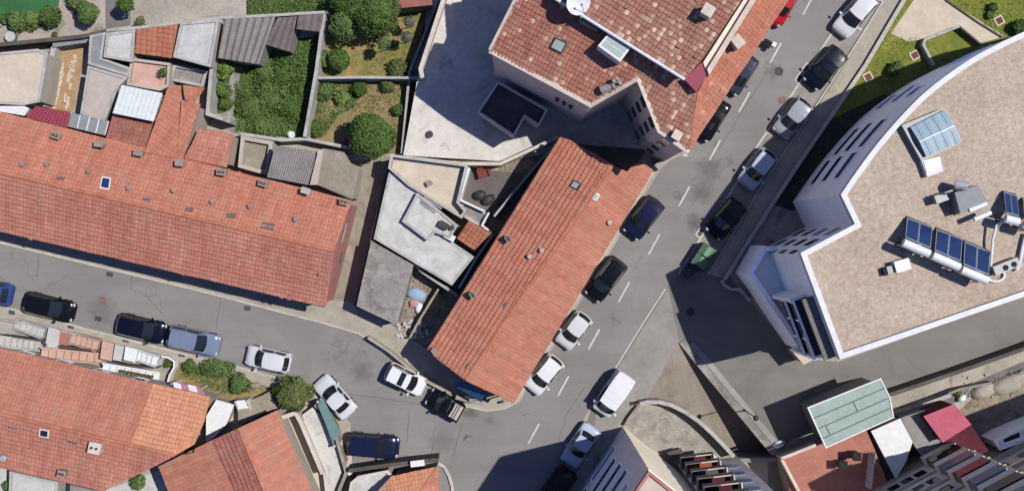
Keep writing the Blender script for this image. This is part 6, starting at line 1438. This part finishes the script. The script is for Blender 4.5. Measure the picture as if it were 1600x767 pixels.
for i, (x, y) in enumerate(((1356, 121), (1429, 87), (1561, 33))):
    p = W(x, y); s = thing('tree_pit', ['square tree pit in the shaded lawn corner', 'square tree pit in the middle of the bay-side lawn', 'square tree pit on the lawn at the top right'][i], 'tree pit', (p.x, p.y, 0), 'square tree pits in the lawn', .5)
    G().box((0, 0, 0), (.5, .5, .05)).build('grate', M['rust'], s, True); g = G()
    for k in (-1, 1): g.box((k * .3, 0, 0), (.1, .7, .08)); g.box((0, k * .3, 0), (.5, .1, .08))
    g.build('frame', M['cap'], s, True)
gw('low wall round the lawn pocket beside the curved facade', [(1500, 41), (1446, 62), (1443, 70), (1460, 102)], .7, .2, 'yardwall')
gw('thin dark edging of the sand path', [(1478, 0), (1530, 36), (1566, 58)], .15, .12, 'darkwall', name='edging', cat='edging')
gw('dark wall edge of the lawn pocket', [(1500, 42), (1534, 70)], .7, .12, 'darkwall')
# top left corner
bush('light shrub at the left in the row along the turf', 26, 34, .9, 1.6, 'leafmid', 900); bush('yellow green shrub in the row along the turf', 50, 32, .7, 1.6, 'leaflight', 700); bush('dark shrub in the row along the turf', 78, 26, .95, 1.7, 'leafdark', 1100)
tree('bright green shrub tree on the dusty ground at the top left', 136, 20, .95, 2.2, 'leafmid', 1700, .11, lump=.4); bush('olive bush above the bright green shrub tree', 118, 4, .9, 1.2, 'leafolive', 800)
bush('tiny dry tuft on the dusty ground by the dark wall', 86, 56, .3, .35, 'leafolive', 120, .08); bush('dark creeper left of the tall wall shadow', 8, 30, .4, .8, 'leafdark', 300)
tree('tree trunk clump with dark foliage beside the lane', 196, 6, .7, 2.6, 'leafdark', 700, .12, lump=.6); tree('thin tree on the dusty ground beside the lane', 218, 34, .45, 2.2, 'leafolive', 260, .11, 'young_tree', lump=.6)
t = thing('beach_umbrella', 'yellow parasol at the left picture edge', 'parasol', (W(3, 43).x, W(3, 43).y, 0)); p = W(3, 43)
G().cyl((p.x, p.y, 0), .03, 1.9, 8).build('pole', M['metal'], t); G().cyl((p.x, p.y, 1.6), .5, .35, 10, .03).build('canopy', M['yellow'], t)
p = W(20, 59); t = thing('water_tub', 'pale teal round water tub beside the dark wall', 'tub', (p.x, p.y, 0)); G().cyl((p.x, p.y, 0), .42, .5, 18, .46).build('tub_body', M['teal'], t); G().cyl((p.x, p.y, .5), .4, .02, 18).build('cover', M['whiteroof'], t)
g = G(); p = W(655, 4); t = thing('garden_shed', 'dark red shed roof at the top beside the cream lane', 'shed', (p.x, p.y, 0)); w = [W(616, 0, 2.4), W(672, -10, 2.4), (W(676, 8, 2.4)), W(618, 14, 2.4)]; G().prism(inset(w, .1), -.1, 2.3).build('wall', M['greywall'], t); G().prism(w, 2.3, 2.4).build('roof', M['tileE'], t)
# leafy plot right of the outside stairs
bush('bright green ivy hummock beside the pavement', 338, 575, .8, .8, 'leafmid', 900, rx=1.6); bush('leafy green shrub below the ivy hummock', 374, 598, .9, 1.2, 'leafmid', 1000); bush('dark shrub left of the ivy hummock', 296, 572, .6, .8, 'leafdark', 500)
bush('small plant inside the curved white parapet', 263, 568, .38, .8, 'leafdark', 260, .09)
tree('bushy olive green tree between steps and teal gate', 462, 616, 1.5, 3.0, 'leafolive', 3200, .15, squash=.8, lump=.62); bush('dark shrub left of the bushy olive tree', 437, 614, .7, 1.6, 'leafdark', 700)
bush('green clump at the corner by the banded house', 215, 752, .7, .9, 'leafmid', 500); bush('climbing plant at the bottom left yard edge', 14, 758, .5, .9, 'leafmid', 400)
bush('yellowish weed tuft on the earth heap', 1580, 588, .3, .4, 'leaflight', 160, .08); bush('weed tuft beside the pink block corner', 1498, 614, .35, .6, 'leaflight', 200, .08)
cover('low ivy and weeds of the leafy plot', [(285, 566), (380, 588), (392, 612), (350, 616), (285, 585)], 1500, .08, 'leafmid', .25, 'ground_cover', clump=1)
lump('pale stone heap at the wall foot of the leafy plot', 'rock', 'rock', 400, 602, (.5, .3), .4, 'oldroof')
